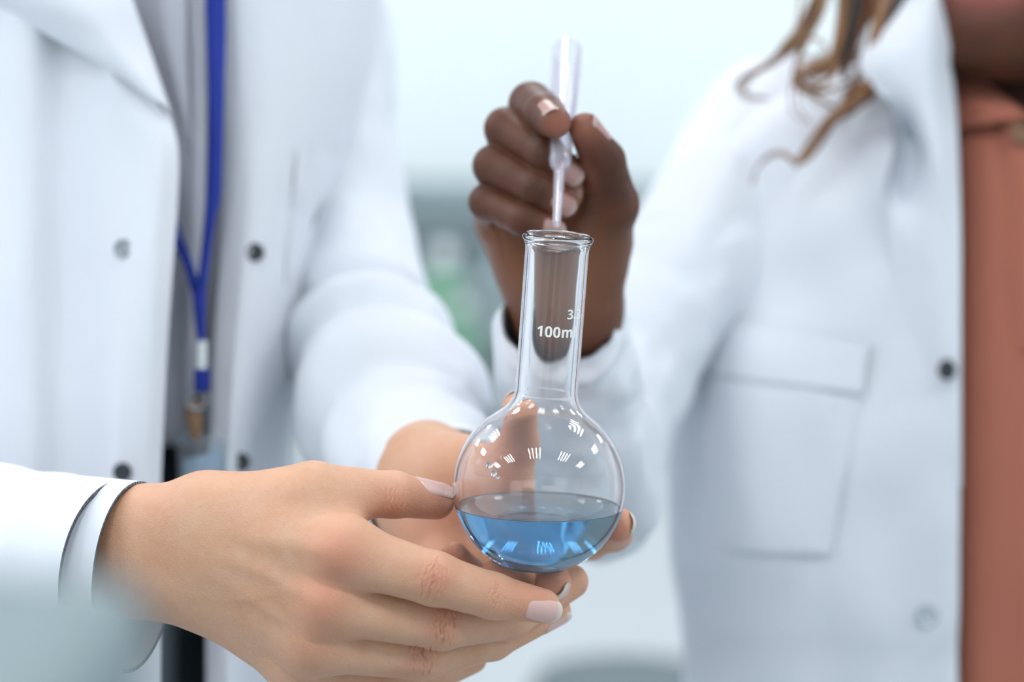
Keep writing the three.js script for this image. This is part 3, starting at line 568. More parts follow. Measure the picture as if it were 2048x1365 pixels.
{ // ---------------- first person: lab coat, lanyard, both hands round the flask
  const foot = V3(-0.19, 0, -0.36);
  const t = thing('person', 'person in a white lab coat with blue lanyard, both light-skinned hands cradling the flask', 'person', foot);
  const hc = fromWorld(-0.15, 1.665, -0.31), face = V3(0.3, -0.25, 1).normalize(), head = headBones(hc, face);
  const b = (a, c, r1, r2) => bone(q(...a), q(...c), r1, r2);
  const torso = coarse([
    b([150, 120, 355], [150, 1000, 360], 82, 76), b([340, 120, 375], [320, 1000, 380], 60, 46), b([150, 1000, 360], [150, 1500, 360], 80, 84), b([320, 1000, 380], [320, 1500, 380], 46, 52),
    b([-60, 60, 340], [540, 60, 390], 52, 36), bone(fromWorld(-0.165, 1.42, -0.36), hc.clone().addScaledVector(UPC, -50), 54, 50),
    b([-80, 60, 332], [-330, 330, 290], 42, 34), b([-330, 330, 290], [-560, 700, 245], 32, 30), b([-560, 700, 245], [-640, 1000, 172], 30, 28), b([-640, 1000, 172], [-480, 1085, 106], 28, 26), b([-480, 1085, 106], [-80, 1120, 27], 26, 22),
    b([600, 60, 372], [664, 200, 335], 30, 24), b([664, 200, 335], [704, 500, 300], 23, 23), b([704, 500, 300], [735, 690, 252], 23, 25), b([735, 690, 252], [800, 880, 160], 25, 24)], 26, 9);
  const c0 = lightSkin([[head.lip[0], 22, 1]]);
  for (const g of [torso, head.geo]) paint(g, c0);
  const body = mergeGeometries([right.geo, left.geo, torso, head.geo]);
  mesh('body', place(body, t), M.skin, t);
  makeNails(nails1, t);
  eyes(head, t, M.hairLight);
  { const p = head.p, g = coarse([bone(p(0, 44, -30), p(0, 50, 10), 80, 68), bone(p(-50, 20, -20), p(-58, -60, -40), 38, 34), bone(p(50, 20, -20), p(58, -60, -40), 38, 34), bone(p(0, 0, -60), p(0, -70, -70), 50, 42)], 20, 8); mesh('hair', place(g, t), M.hairLight, t); }
  legs(t, -0.19, -0.36, 0.45, 0.86);

  // shirt
  const shirt = sheet([
    [[120, -260, 300], [240, -200, 262], [350, -170, 246], [450, -180, 262], [560, -200, 310]],
    [[110, 0, 280], [250, 0, 240], [360, 0, 222], [450, 0, 232], [580, 0, 300]],
    [[110, 300, 276], [260, 300, 234], [370, 300, 216], [460, 300, 230], [590, 300, 300]],
    [[110, 600, 276], [260, 600, 236], [370, 600, 222], [460, 600, 236], [580, 600, 300]],
    [[110, 830, 280], [260, 850, 242], [360, 868, 232], [440, 850, 242], [570, 830, 300]],
    [[110, 930, 284], [260, 920, 252], [350, 880, 246], [430, 905, 252], [570, 930, 300]]], { nu: 60, nv: 90, bump: cloth(5, 0.03, 0.008, 2) });
  mesh('shirt', place(shirt, t), M.shirt, t).userData.label = 'pale grey shirt under the open coat';
  { // placket of the shirt and its collar edge
    mesh('shirt_placket', place(sheet([[[372, -60, 214], [390, -60, 213], [408, -60, 216]], [[384, 300, 209], [398, 300, 208], [412, 300, 211]], [[376, 600, 214], [392, 600, 213], [408, 600, 217]], [[366, 820, 224], [380, 824, 223], [396, 826, 226]]], { nu: 8, nv: 60, thick: 1.5 }), t), M.shirt, t);
    mesh('shirt_collar', place(sheet([[[236, -120, 232], [300, -120, 212], [368, -120, 206]], [[262, 0, 226], [318, 0, 206], [372, 10, 205]], [[300, 90, 222], [335, 110, 204], [376, 150, 206]], [[340, 190, 216], [360, 230, 208], [382, 300, 207]]], { nu: 24, nv: 40, thick: 1.6 }), t), M.shirt, t);
  }
  mesh('trouser_front', place(sheet([[[110, 850, 292], [260, 850, 256], [350, 850, 250], [440, 850, 258], [560, 850, 305]], [[110, 1300, 290], [260, 1300, 252], [350, 1300, 246], [440, 1300, 254], [560, 1300, 305]], [[110, 2000, 290], [260, 2000, 262], [350, 2000, 256], [440, 2000, 262], [560, 2000, 305]]], { nu: 30, nv: 40 }), t), M.trousers, t).userData.label = 'dark trousers between the coat fronts';
  // coat
  const coat = new THREE.Group(); coat.name = 'lab_coat'; coat.userData.label = 'white lab coat worn open'; t.add(coat);
  const C = (name, g, label) => { const m = mesh(name, place(g, t), M.coat, coat); if (label) m.userData.label = label; return m; };
  // panel on the camera's left: side, then folds, then the front edge
  const pl = [];
  for (const [y, e, de] of [[-330, 200, 232], [-150, 235, 205], [0, 262, 188], [130, 308, 176], [235, 342, 166], [310, 357, 162], [420, 354, 162], [560, 344, 163], [720, 334, 166], [860, 327, 168], [980, 322, 170], [1150, 319, 172], [1365, 318, 176], [1700, 322, 180], [2200, 320, 186], [2900, 316, 196]])
    pl.push([[-190, y, 460], [-330, y, 380], [-290, y, 300], [-180, y, 240], [-90, y, 206], [-10, y, 180], [60, y, 172], [130, y, 181], [200, y, 170], [e - 90 > 205 ? e - 90 : 205, y, 163], [e - 35, y, de - 5], [e, y, de]].map(([x, yy, d]) => { const top = -400 + Math.max(0, 200 - x) * 0.5, lift = Math.max(0, top - yy); return [x, Math.max(yy, top), d + lift * 0.25]; }));
  const panelL = C('front_panel', sheet(pl, { nu: 110, nv: 150, bump: (x, y, u, v) => cloth(3.2, 0.022, 0.006, 5)(x, y) + 2.0 * noise(x * 0.05 + 3, y * 0.015, 2) }));
  // panel on the camera's right
  const pr = [];
  for (const [y, e, sx, ds] of [[-330, 470, 700, 330], [-150, 458, 735, 330], [0, 452, 742, 325], [150, 450, 735, 322], [300, 447, 700, 318], [430, 443, 655, 300], [560, 436, 618, 290], [690, 428, 590, 280], [800, 422, 572, 275], [920, 418, 560, 270], [1100, 414, 562, 270], [1365, 412, 580, 275], [1700, 416, 600, 280], [2200, 416, 640, 290], [2900, 410, 680, 300]])
    pr.push([[e, y, 206], [e + 30, y, 200], [e + (sx - e) * 0.3, y, 197], [e + (sx - e) * 0.55, y, 206], [e + (sx - e) * 0.78, y, 226], [sx, y, ds - 22], [sx + 20, y, ds + 30], [sx - 10, y, 420], [sx - 120, y, 480]].map(([x, yy, d]) => { const top = -400 + Math.max(0, x - 470) * 0.75, lift = Math.max(0, top - yy); return [x, Math.max(yy, top), d + lift * 0.25]; }));
  const panelR = C('front_panel', sheet(pr, { nu: 90, nv: 140, bump: (x, y) => cloth(3.0, 0.02, 0.006, 9)(x, y) }));
  C('back_panel', sheet([[[-190, -330, 455], [150, -330, 500], [400, -330, 500], [590, -330, 470]], [[-195, 500, 458], [150, 500, 505], [350, 500, 505], [510, 500, 478]], [[-195, 1500, 458], [150, 1500, 500], [350, 1500, 500], [470, 1500, 478]], [[-195, 2900, 458], [150, 2900, 520], [400, 2900, 520], [565, 2900, 480]]], { nu: 30, nv: 40 }));
  // lapel turned back over the left panel
  C('lapel', sheet([
    [[-420, -260, 206], [-200, -240, 188], [20, -230, 176], [215, -215, 184]],
    [[-260, -125, 194], [-100, -95, 174], [80, -75, 160], [240, -90, 170]],
    [[-60, -10, 186], [40, 0, 164], [150, 5, 154], [268, 5, 167]],
    [[90, 68, 172], [150, 75, 161], [225, 85, 156], [300, 100, 167]],
    [[215, 138, 163], [250, 145, 157], [285, 152, 156], [324, 172, 163]],
    [[300, 196, 157], [316, 204, 155], [330, 212, 155], [343, 228, 160]]], { nu: 60, nv: 60, thick: 2.2, bump: cloth(1.2, 0.03, 0.03, 4) }), 'coat lapel folded back');
  // chest pocket at the far side
  C('pocket', sheet(rowsOn(panelR.geometry, [[596, 700, 294], [592, 688, 340], [588, 672, 390], [583, 650, 440], [578, 632, 490], [572, 614, 560]].map(([a, b, y]) => [0, 0.17, 0.33, 0.5, 0.67, 0.83, 1].map((k) => [lerp(a, b, k), y])), 1.0), { nu: 30, nv: 40, thick: 1.0 }), 'chest pocket edge');
  // sleeve that comes in from the left
  const foldN = (amp, fu, fv, o) => (u, th) => amp * (noise(Math.cos(th) * fv + o, Math.sin(th) * fv, u * fu) + 0.5 * noise(Math.cos(th) * fv * 2 + o, Math.sin(th) * fv * 2 + 3, u * fu * 2));
  C('sleeve', sleeve([[-60, 10, 330, 74, 66], [-330, 330, 290, 70, 62], [-560, 700, 245, 64, 58], [-660, 990, 170, 62, 56], [-480, 1090, 105, 56, 50], [-240, 1112, 55, 49, 43], [-60, 1122, 25, 44, 38], [80, 1136, 12, 41, 35.5], [160, 1143, 6, 40.4, 35], [228, 1149, 1, 40.4, 35]], { nv: 170, thick: 1.8, fold: (u, th) => (1 - sstep(0.75, 0.96, u)) * foldN(2.6, 9, 1.2, 1)(u, th) }), 'near sleeve');
  C('cuff', sleeve([[70, 1136, 13, 35.8, 31], [150, 1143, 7, 35.8, 31], [215, 1150, 2, 35.8, 31], [268, 1155, -2, 35.6, 30.8]], { nv: 24, thick: 1.6 }), 'inner cuff at the wrist');
  // sleeve of the other arm, forearm towards the camera
  C('sleeve', sleeve([[560, -60, 375, 46, 50], [640, 60, 355, 36, 48], [664, 200, 335, 30, 44], [684, 340, 320, 29, 42], [708, 500, 300, 30, 40], [728, 640, 268, 34, 40], [752, 740, 228, 38, 40], [790, 830, 182, 41, 40], [830, 915, 140, 37, 36], [868, 972, 108, 33, 33], [886, 1000, 92, 31, 31]], {
    nv: 200, thick: 1.6, fold: (u, th) => { let f = foldN(2.2, 12, 1.3, 7)(u, th); const g = (c, w, a, ph) => a * Math.exp(-(((u - c - 0.02 * Math.sin(th + ph)) / w) ** 2)); f += g(0.51, 0.02, -8, 0.3) + g(0.555, 0.018, 4, 0.3) + g(0.595, 0.018, -7, 1.2) + g(0.68, 0.035, 3.5, 0.6) + g(0.76, 0.02, -3.5, 2) + g(0.83, 0.02, -2.5, 3); return f * (1 - sstep(0.93, 1, u) * 0.8); } }), 'far sleeve');
  // snaps
  const S = (g, m, label) => { const o = mesh('snap_button', place(g, t), m, coat); o.userData.label = label; };
  S(snap(...on(panelL.geometry, 247, 498), 4.2, V3(-0.05, 0, 1)), M.metal, 'silver snap cap on the left front');
  S(snap(...on(panelL.geometry, 245, 945), 4.2, V3(-0.05, 0, 1)), M.darkMetal, 'lower silver snap behind the cuff');
  S(snap(...on(panelR.geometry, 510, 505), 4.2, V3(0.05, 0, 1)), M.darkMetal, 'snap socket on the right front');
  S(snap(...on(panelR.geometry, 482, 925), 4.2, V3(0.05, 0, 1)), M.darkMetal, 'lower snap socket');
}
{ // lanyard
  const o = W(395, 780, 190);
  const t = thing('lanyard', 'royal blue neck lanyard with clip and clear card holder inside the open coat', 'lanyard', o);
  const strap = (rows, th = 1.2) => sheet(rows, { nu: 6, nv: 60, thick: th });
  mesh('strap', place(strap([[[398, -300, 204], [420, -300, 200], [444, -300, 204]], [[408, -80, 196], [428, -80, 192], [450, -80, 196]], [[412, 60, 193], [430, 60, 190], [452, 60, 194]], [[416, 200, 190], [432, 200, 187], [448, 200, 190]], [[412, 380, 188], [426, 380, 186], [442, 380, 188]], [[408, 440, 188], [418, 440, 186], [430, 440, 187]], [[400, 520, 190], [409, 520, 188], [420, 520, 190]], [[390, 590, 190], [399, 590, 188], [411, 590, 190]]]), t), M.blue, t);
  mesh('strap', place(strap([[[322, 380, 212], [332, 372, 211], [340, 366, 212]], [[340, 470, 206], [350, 464, 205], [360, 458, 206]], [[366, 530, 196], [375, 526, 195], [384, 522, 196]], [[384, 590, 192], [394, 588, 191], [404, 586, 192]]]), t), M.blue, t);
  mesh('strap', place(strap([[[384, 580, 187], [398, 580, 185], [412, 580, 187]], [[388, 630, 187], [400, 630, 185], [411, 630, 187]], [[395, 682, 188], [402, 682, 187], [410, 682, 188]]], 2.4), t), M.blue, t);
  const cyl = (px, py, d, r, h) => new THREE.CylinderGeometry(r, r, h, 20).applyQuaternion(new THREE.Quaternion().setFromUnitVectors(V3(0, 1, 0), V3(0.02, 1, 0).normalize())).translate(...q(px, py, d).toArray());
  mesh('buckle', place(cyl(403, 710, 188, 2.6, 12.5), t), M.pearl, t);
  mesh('slider', place(new RoundedBoxGeometry(7, 11, 4, 3, 1.8).translate(...q(404, 760, 188).toArray()), t), M.blue, t);
  mesh('hook', place(new THREE.TorusGeometry(4.4, 1.0, 10, 24).translate(...q(392, 800, 190).toArray()), t), M.metal, t);
  mesh('tab', place(sheet([[[368, 812, 191], [386, 806, 190], [402, 800, 191]], [[376, 850, 191], [389, 850, 190], [404, 848, 191]], [[384, 880, 192], [391, 882, 191], [400, 880, 192]]], { nu: 8, nv: 20, thick: 1.2 }), t), M.leather, t);
  mesh('card_holder', place(sheet([[[352, 876, 194], [400, 868, 191], [448, 884, 196]], [[356, 980, 196], [404, 975, 193], [452, 985, 198]], [[360, 1200, 198], [408, 1195, 195], [456, 1205, 200]]], { nu: 16, nv: 30, thick: 0.6 }), t), M.clear, t);
  mesh('card', place(sheet([[[366, 920, 198], [402, 912, 195.5], [440, 896, 199]], [[368, 990, 199], [404, 985, 196.5], [443, 990, 201]], [[372, 1190, 201], [408, 1185, 198], [446, 1195, 203]]], { nu: 16, nv: 30, thick: 0.5 }), t), M.card, t);
}

{ // ---------------- second person: lab coat over a polo shirt, hand with the pipette
  const foot = V3(0.29, 0, -0.47);
  const t = thing('person', 'person in a white lab coat over a salmon polo shirt, dark-skinned hand holding a pipette', 'person', foot);
  const fh = V3(-0.42, -0.1, 1).normalize(), chin = q(1992, 58, 292), r0 = new THREE.Vector3().crossVectors(UPC, fh).normalize();
  const hc = chin.clone().addScaledVector(UPC, 82).addScaledVector(fh, -66);
  const head = headBones(hc, fh);
  const b = (a, c, r1, r2) => bone(q(...a), q(...c), r1, r2);
  const torso = coarse([
    b([1850, 420, 420], [1850, 1300, 420], 88, 82), b([2270, 420, 425], [2270, 1300, 425], 72, 66), b([1850, 1300, 420], [1850, 1900, 420], 88, 92), b([2270, 1300, 425], [2270, 1900, 425], 66, 72), b([1640, 330, 415], [2450, 330, 420], 56, 44),
    bone(q(2120, 300, 400), hc.clone().addScaledVector(UPC, -46).addScaledVector(fh, -14), 56, 52),
    b([1580, 340, 410], [1390, 520, 347], 40, 28), b([1390, 520, 347], [1275, 700, 310], 24, 18), b([1275, 700, 310], [1215, 950, 250], 17, 15), b([1208, 960, 240], [1172, 890, 186], 15, 15), b([1172, 890, 186], [1162, 850, 172], 15, 15),
    b([2560, 340, 420], [2730, 1000, 430], 34, 30), b([2730, 1000, 430], [2660, 1380, 380], 30, 26)], 26, 9);
  const body0 = (x, y, z) => { const k = clamp(0.25 + 0.5 * blotch(x, y, z), 0, 1); return mix3(mix3(DK.base, DK.dark, k), [0.36, 0.11, 0.095], gauss([[head.lip[0], 13, 0.9], [head.p(-12, -62, 84), 10, 0.8], [head.p(12, -62, 84), 10, 0.8]], x, y, z)); };
  for (const g of [torso, head.geo]) paint(g, body0);
  mesh('body', place(mergeGeometries([dark.geo, torso, head.geo]), t), M.darkSkin, t);
  makeNails(nails2, t);
  eyes(head, t, M.hairDark);
  legs(t, 0.29, -0.47, -0.2, 0.8);
  { const p = head.p, g = coarse([bone(p(0, 46, -34), p(0, 54, 8), 80, 68), bone(p(-56, 20, -24), p(-66, -70, -44), 34, 26), bone(p(56, 20, -24), p(66, -70, -44), 34, 26), bone(p(0, 0, -60), p(0, -90, -70), 52, 46)], 20, 8);
    mesh('hair', place(g, t), M.hairDark, t).userData.label = 'dark hair'; }
  { // loose curling strands over the shoulder
    const lock = (pts0, r, name, mat, col) => {
      const pts = [[1985 + (pts0[0][0] - 1700) * 0.15, -430, 370], ...pts0];
      const c = new THREE.CatmullRomCurve3(pts.map((p) => q(...p))), g = new THREE.TubeGeometry(c, 60, r, 8), pos = g.attributes.position, n = 61;
      const colr = new Float32Array(pos.count * 3);
      for (let i = 0; i < pos.count; i++) { const ring = Math.floor(i / 9), tt = ring / (n - 1), ctr = c.getPointAt(clamp(tt, 0, 1)), k = (0.55 + 0.6 * Math.sin(Math.min(1, tt * 1.4) * Math.PI * 0.55)) * (1 - 0.85 * tt ** 3); pos.setXYZ(i, ctr.x + (pos.getX(i) - ctr.x) * k, ctr.y + (pos.getY(i) - ctr.y) * k, ctr.z + (pos.getZ(i) - ctr.z) * k); const v = 0.8 + 0.4 * noise(ring * 0.2, r * 9, 1.2); colr.set([col[0] * v, col[1] * v, col[2] * v], i * 3); }
      g.setAttribute('color', new THREE.BufferAttribute(colr, 3)); g.computeVertexNormals();
      mesh(name, place(g, t), mat, t);
    };
    const br = [0.30, 0.14, 0.05], lt = [0.44, 0.26, 0.13], rd = [0.20, 0.08, 0.035];
    const L = [
      [[[1640, -260, 330], [1660, -80, 315], [1625, 20, 300], [1590, 80, 290], [1530, 130, 285], [1482, 165, 290], [1490, 190, 295], [1540, 200, 300]], 1.3, lt],
      [[[1660, -260, 330], [1665, -60, 310], [1640, 30, 298], [1600, 90, 290], [1560, 120, 290], [1510, 150, 292], [1484, 190, 292]], 1.2, br],
      [[[1720, -260, 330], [1690, -40, 300], [1680, 60, 290], [1660, 120, 285], [1610, 140, 284], [1590, 160, 284], [1640, 200, 284], [1670, 215, 286]], 2.6, br],
      [[[1730, -260, 330], [1700, -30, 300], [1692, 70, 290], [1668, 130, 285], [1600, 150, 284], [1610, 175, 284], [1660, 180, 284], [1700, 160, 290]], 2.4, br],
      [[[1740, -260, 340], [1740, -40, 305], [1720, 60, 290], [1700, 120, 285], [1690, 160, 283]], 3.2, rd],
      [[[1800, -260, 345], [1790, -60, 310], [1760, 40, 290], [1745, 110, 282], [1735, 170, 280], [1700, 210, 279], [1650, 250, 280], [1600, 320, 284]], 3.0, br],
      [[[1810, -260, 345], [1790, -40, 308], [1765, 60, 290], [1750, 150, 279], [1710, 195, 278], [1660, 235, 280], [1615, 290, 284], [1590, 335, 288]], 2.4, br],
      [[[1770, -260, 345], [1750, 0, 300], [1756, 100, 284], [1742, 180, 279], [1690, 185, 278], [1730, 165, 278], [1748, 190, 279], [1690, 230, 279]], 1.8, rd],
      [[[1560, -260, 330], [1600, -60, 315], [1590, 60, 300], [1560, 100, 296], [1540, 140, 295]], 0.9, lt],
      [[[1690, -260, 330], [1650, -20, 300], [1610, 70, 292], [1640, 80, 290], [1655, 100, 288], [1630, 140, 286]], 1.2, lt],
      [[[1600, 320, 284], [1560, 300, 288], [1520, 325, 294], [1505, 370, 300]], 0.8, lt],
      [[[1620, -260, 330], [1640, -90, 312], [1652, 0, 298], [1600, 120, 288], [1600, 220, 286], [1625, 250, 286]], 1.2, lt],
      [[[1770, -260, 340], [1735, -30, 303], [1705, 60, 290], [1680, 130, 284], [1640, 170, 282], [1600, 145, 282]], 2.2, br],
    ];
    for (let i = 0; i < 14; i++) { // finer strands that follow the locks
      const s = L[i % 13], dx = (rnd() - 0.5) * 34, dd = (rnd() - 0.5) * 14; L.push([s[0].map((p, k) => [p[0] + dx * (0.5 + k * 0.12) + (rnd() - 0.5) * 10, p[1] + (rnd() - 0.5) * 16, p[2] + dd]), 0.6 + rnd() * 0.7, [br, lt, rd][Math.floor(rnd() * 3)]]);
    }
    for (const [p, r, c] of L) lock(p, r * 1.5, 'hair_strand', M.hairBrown, c);
    for (const [p, r] of [[[[1760, -260, 340], [1725, -40, 300], [1705, 60, 286], [1690, 120, 282], [1684, 158, 281]], 4.2], [[[1880, -260, 350], [1830, -60, 300], [1780, 40, 284], [1735, 110, 281], [1712, 150, 280]], 2.8], [[[1745, -260, 340], [1712, -30, 300], [1700, 50, 287], [1680, 100, 284], [1676, 140, 283]], 3.0]]) lock(p, r, 'hair_strand', M.hairBrown, [0.016, 0.012, 0.012]);
  }
  // polo shirt with a placket, collar and button
  const poloG = sheet([
    [[1820, 140, 400], [1930, 190, 322], [2060, 250, 296], [2180, 220, 300], [2320, 150, 390]],
    [[1790, 330, 385], [1920, 340, 304], [2060, 350, 292], [2190, 340, 300], [2400, 330, 380]],
    [[1770, 700, 380], [1910, 700, 300], [2060, 700, 290], [2200, 700, 298], [2420, 700, 370]],
    [[1770, 1100, 385], [1910, 1100, 304], [2060, 1100, 296], [2200, 1100, 304], [2420, 1100, 370]],
    [[1770, 1500, 390], [1910, 1500, 312], [2060, 1500, 306], [2200, 1500, 312], [2420, 1500, 380]],
    [[1770, 2000, 395], [1910, 2000, 332], [2060, 2000, 316], [2200, 2000, 320], [2420, 2000, 385]]], { nu: 60, nv: 120, bump: cloth(3, 0.012, 0.005, 3) });
  const polo = mesh('polo_shirt', place(poloG, t), M.polo, t); polo.userData.label = 'salmon knitted polo shirt';
  mesh('polo_placket', place(sheet([[[2008, 236, 292], [2060, 240, 287], [2110, 240, 287]], [[2010, 400, 291], [2062, 400, 286], [2112, 400, 286]], [[2012, 560, 290], [2064, 560, 285], [2114, 560, 285]], [[2014, 700, 292], [2066, 700, 286], [2116, 700, 286]]], { nu: 14, nv: 40, thick: 2.4 }), t), M.polo, polo);
  mesh('polo_collar', place(sheet([
    [[1880, 60, 348], [1960, 150, 320], [2048, 222, 296], [2090, 250, 288]],
    [[1888, 110, 332], [1955, 178, 308], [2030, 226, 288], [2080, 250, 282]],
    [[1900, 180, 316], [1945, 205, 300], [2000, 226, 288], [2060, 246, 281]],
    [[1905, 262, 306], [1935, 254, 300], [1975, 248, 292], [2036, 240, 285]]], { nu: 30, nv: 24, thick: 2.2 }), t), M.polo, polo);
  mesh('polo_button', place(snap(2046, 264, 286, 6.2, V3(0, 0, 1)), t), M.leather, polo);

  const coat = new THREE.Group(); coat.name = 'lab_coat'; coat.userData.label = 'white lab coat worn open'; t.add(coat);
  const C = (name, g, label) => { const m = mesh(name, place(g, t), M.coat, coat); if (label) m.userData.label = label; return m; };
  const rows = [
    [[1560, 300, 520], [1590, 215, 470], [1640, 170, 430], [1700, 135, 400], [1770, 100, 370], [1840, 70, 345], [1880, 60, 330], [1898, 60, 322]],
    [[1440, 330, 470], [1450, 275, 410], [1520, 215, 372], [1620, 175, 345], [1720, 150, 325], [1810, 130, 306], [1880, 120, 296], [1905, 130, 292]],
    [[1400, 400, 460], [1385, 360, 400], [1450, 300, 352], [1570, 265, 325], [1700, 250, 304], [1800, 245, 292], [1885, 245, 284], [1914, 245, 282]],
    [[1400, 500, 450], [1365, 470, 390], [1420, 440, 344], [1550, 410, 316], [1690, 400, 296], [1800, 395, 286], [1890, 395, 279], [1919, 395, 278]],
    [[1400, 620, 450], [1350, 600, 385], [1400, 580, 346], [1520, 560, 314], [1680, 550, 292], [1800, 550, 283], [1890, 550, 277], [1921, 550, 276]],
    [[1400, 760, 450], [1342, 750, 380], [1380, 740, 338], [1500, 730, 302], [1670, 730, 288], [1800, 730, 282], [1890, 730, 276], [1921, 730, 275]],
    [[1400, 920, 450], [1336, 920, 380], [1372, 920, 334], [1490, 920, 302], [1660, 920, 288], [1800, 920, 283], [1890, 920, 277], [1920, 920, 276]],
    [[1405, 1100, 450], [1340, 1100, 380], [1378, 1100, 336], [1500, 1100, 306], [1660, 1100, 293], [1800, 1100, 287], [1890, 1100, 281], [1919, 1100, 280]],
    [[1420, 1250, 450], [1362, 1250, 382], [1400, 1250, 342], [1510, 1250, 316], [1660, 1250, 300], [1800, 1250, 290], [1890, 1250, 284], [1918, 1250, 283]],
    [[1430, 1400, 450], [1366, 1400, 385], [1410, 1400, 350], [1520, 1400, 322], [1660, 1400, 306], [1800, 1400, 296], [1890, 1400, 288], [1918, 1400, 287]],
    [[1440, 1900, 460], [1370, 1900, 390], [1410, 1900, 350], [1520, 1900, 322], [1660, 1900, 310], [1800, 1900, 300], [1890, 1900, 294], [1920, 1900, 294]],
    [[1440, 2900, 470], [1360, 2900, 395], [1400, 2900, 350], [1520, 2900, 330], [1660, 2900, 320], [1800, 2900, 312], [1890, 2900, 306], [1920, 2900, 306]]];
  const panelF = C('front_panel', sheet(rows, { nu: 110, nv: 160, bump: (x, y) => cloth(4.2, 0.018, 0.009, 6)(x, y) + 3.4 * noise(x * 0.03 - y * 0.022, y * 0.008 + x * 0.008, 8) }));
  C('front_panel', sheet([[[2240, 60, 320], [2330, 70, 340], [2450, 130, 380], [2560, 220, 430]], [[2230, 400, 280], [2350, 400, 286], [2520, 400, 330], [2680, 400, 440]], [[2225, 1000, 278], [2350, 1000, 288], [2500, 1000, 330], [2640, 1000, 450]], [[2225, 1600, 290], [2350, 1600, 300], [2500, 1600, 340], [2640, 1600, 460]], [[2225, 2900, 310], [2350, 2900, 318], [2520, 2900, 360], [2680, 2900, 470]]], { nu: 50, nv: 70, bump: cloth(4, 0.02, 0.006, 8) }));
  C('back_panel', sheet([[[1560, 300, 515], [1900, 120, 510], [2300, 120, 510], [2560, 240, 430]], [[1400, 500, 452], [1800, 500, 560], [2300, 500, 560], [2680, 420, 438]], [[1405, 1500, 455], [1800, 1500, 550], [2300, 1500, 550], [2640, 1500, 455]], [[1440, 2900, 470], [1800, 2900, 570], [2300, 2900, 570], [2680, 2900, 468]]], { nu: 30, nv: 40 }));
  // collar and lapel roll
  C('collar', sheet([
    [[1850, -120, 322], [1872, -120, 306], [1890, -110, 300], [1900, -100, 306]],
    [[1796, -20, 306], [1836, -20, 286], [1872, -20, 280], [1890, -16, 290]],
    [[1742, 60, 290], [1796, 60, 274], [1862, 56, 270], [1903, 60, 284]],
    [[1719, 130, 280], [1780, 125, 268], [1858, 125, 266], [1900, 130, 282]],
    [[1748, 172, 274], [1796, 190, 270], [1856, 195, 264], [1906, 200, 279]],
    [[1786, 215, 268], [1812, 250, 284], [1860, 260, 262], [1913, 260, 277]],
    [[1797, 290, 270], [1818, 300, 298], [1866, 320, 263], [1917, 330, 274]],
    [[1778, 370, 276], [1812, 375, 290], [1870, 385, 266], [1920, 400, 272]],
    [[1776, 430, 279], [1812, 450, 276], [1872, 460, 268], [1922, 480, 271]],
    [[1790, 560, 282], [1826, 570, 277], [1878, 580, 270], [1922, 600, 271]],
    [[1830, 760, 284], [1860, 770, 279], [1894, 780, 274], [1922, 790, 273]],
    [[1880, 960, 285], [1892, 965, 281], [1908, 970, 278], [1921, 975, 276]]], { nu: 50, nv: 90, thick: 2.2 }), 'coat collar turned up at the neck');
  C('pocket', sheet(rowsOn(panelF.geometry, [
    [[1412, 640], [1500, 652], [1620, 668], [1736, 692]], [[1416, 780], [1500, 786], [1620, 794], [1716, 806]],
    [[1424, 940], [1500, 946], [1610, 950], [1690, 956]], [[1444, 1060], [1500, 1066], [1600, 1072], [1670, 1076]], [[1462, 1100], [1510, 1105], [1600, 1107], [1662, 1109]]], 2.2), { nu: 50, nv: 60, thick: 2.2, bump: cloth(1.4, 0.03, 0.012, 2) }), 'chest pocket');
  C('pocket_hem', sheet(rowsOn(panelF.geometry, [[[1410, 636], [1500, 648], [1620, 664], [1738, 688]], [[1412, 690], [1500, 704], [1620, 720], [1730, 738]], [[1413, 744], [1500, 758], [1620, 772], [1723, 786]]], 4.6), { nu: 40, nv: 16, thick: 2.4 }), 'folded hem of the chest pocket');
  const foldN = (amp, fu, fv, o) => (u, th) => amp * (noise(Math.cos(th) * fv + o, Math.sin(th) * fv, u * fu) + 0.5 * noise(Math.cos(th) * fv * 2 + o, Math.sin(th) * fv * 2 + 3, u * fu * 2));
  C('sleeve', sleeve([[1600, 300, 420, 56, 56], [1500, 400, 385, 48, 48], [1400, 520, 345, 40, 42], [1300, 650, 318, 35, 38], [1248, 790, 290, 29, 33], [1212, 920, 258, 28, 30], [1196, 985, 222, 30, 30], [1172, 900, 182, 31, 31], [1146, 790, 155, 31, 31], [1124, 690, 130, 29, 29], [1122, 628, 112, 25, 26]], { nv: 220, thick: 1.7, fold: (u, th) => foldN(3.6, 14, 1.3, 3)(u, th) * (1 - sstep(0.95, 1, u) * 0.6) }), 'raised sleeve');
  C('sleeve', sleeve([[2560, 320, 420, 60, 60], [2660, 640, 430, 56, 56], [2730, 1000, 430, 52, 52], [2680, 1300, 390, 50, 50], [2600, 1560, 350, 44, 44]], { fold: foldN(3, 8, 1.3, 5) }));
  const S = (g, m, label) => { mesh('snap_button', place(g, t), m, coat).userData.label = label; };
  S(snap(...on(panelF.geometry, 1893, 740, 6.5), 5.0, V3(0.5, 0, 1)), M.darkMetal, 'dark snap socket near the coat edge');
  S(snap(...on(panelF.geometry, 1855, 1232, 0.5), 5.4, V3(0.1, 0, 1)), M.ring, 'pale ring snap low on the coat');
}
console.log('people ready');

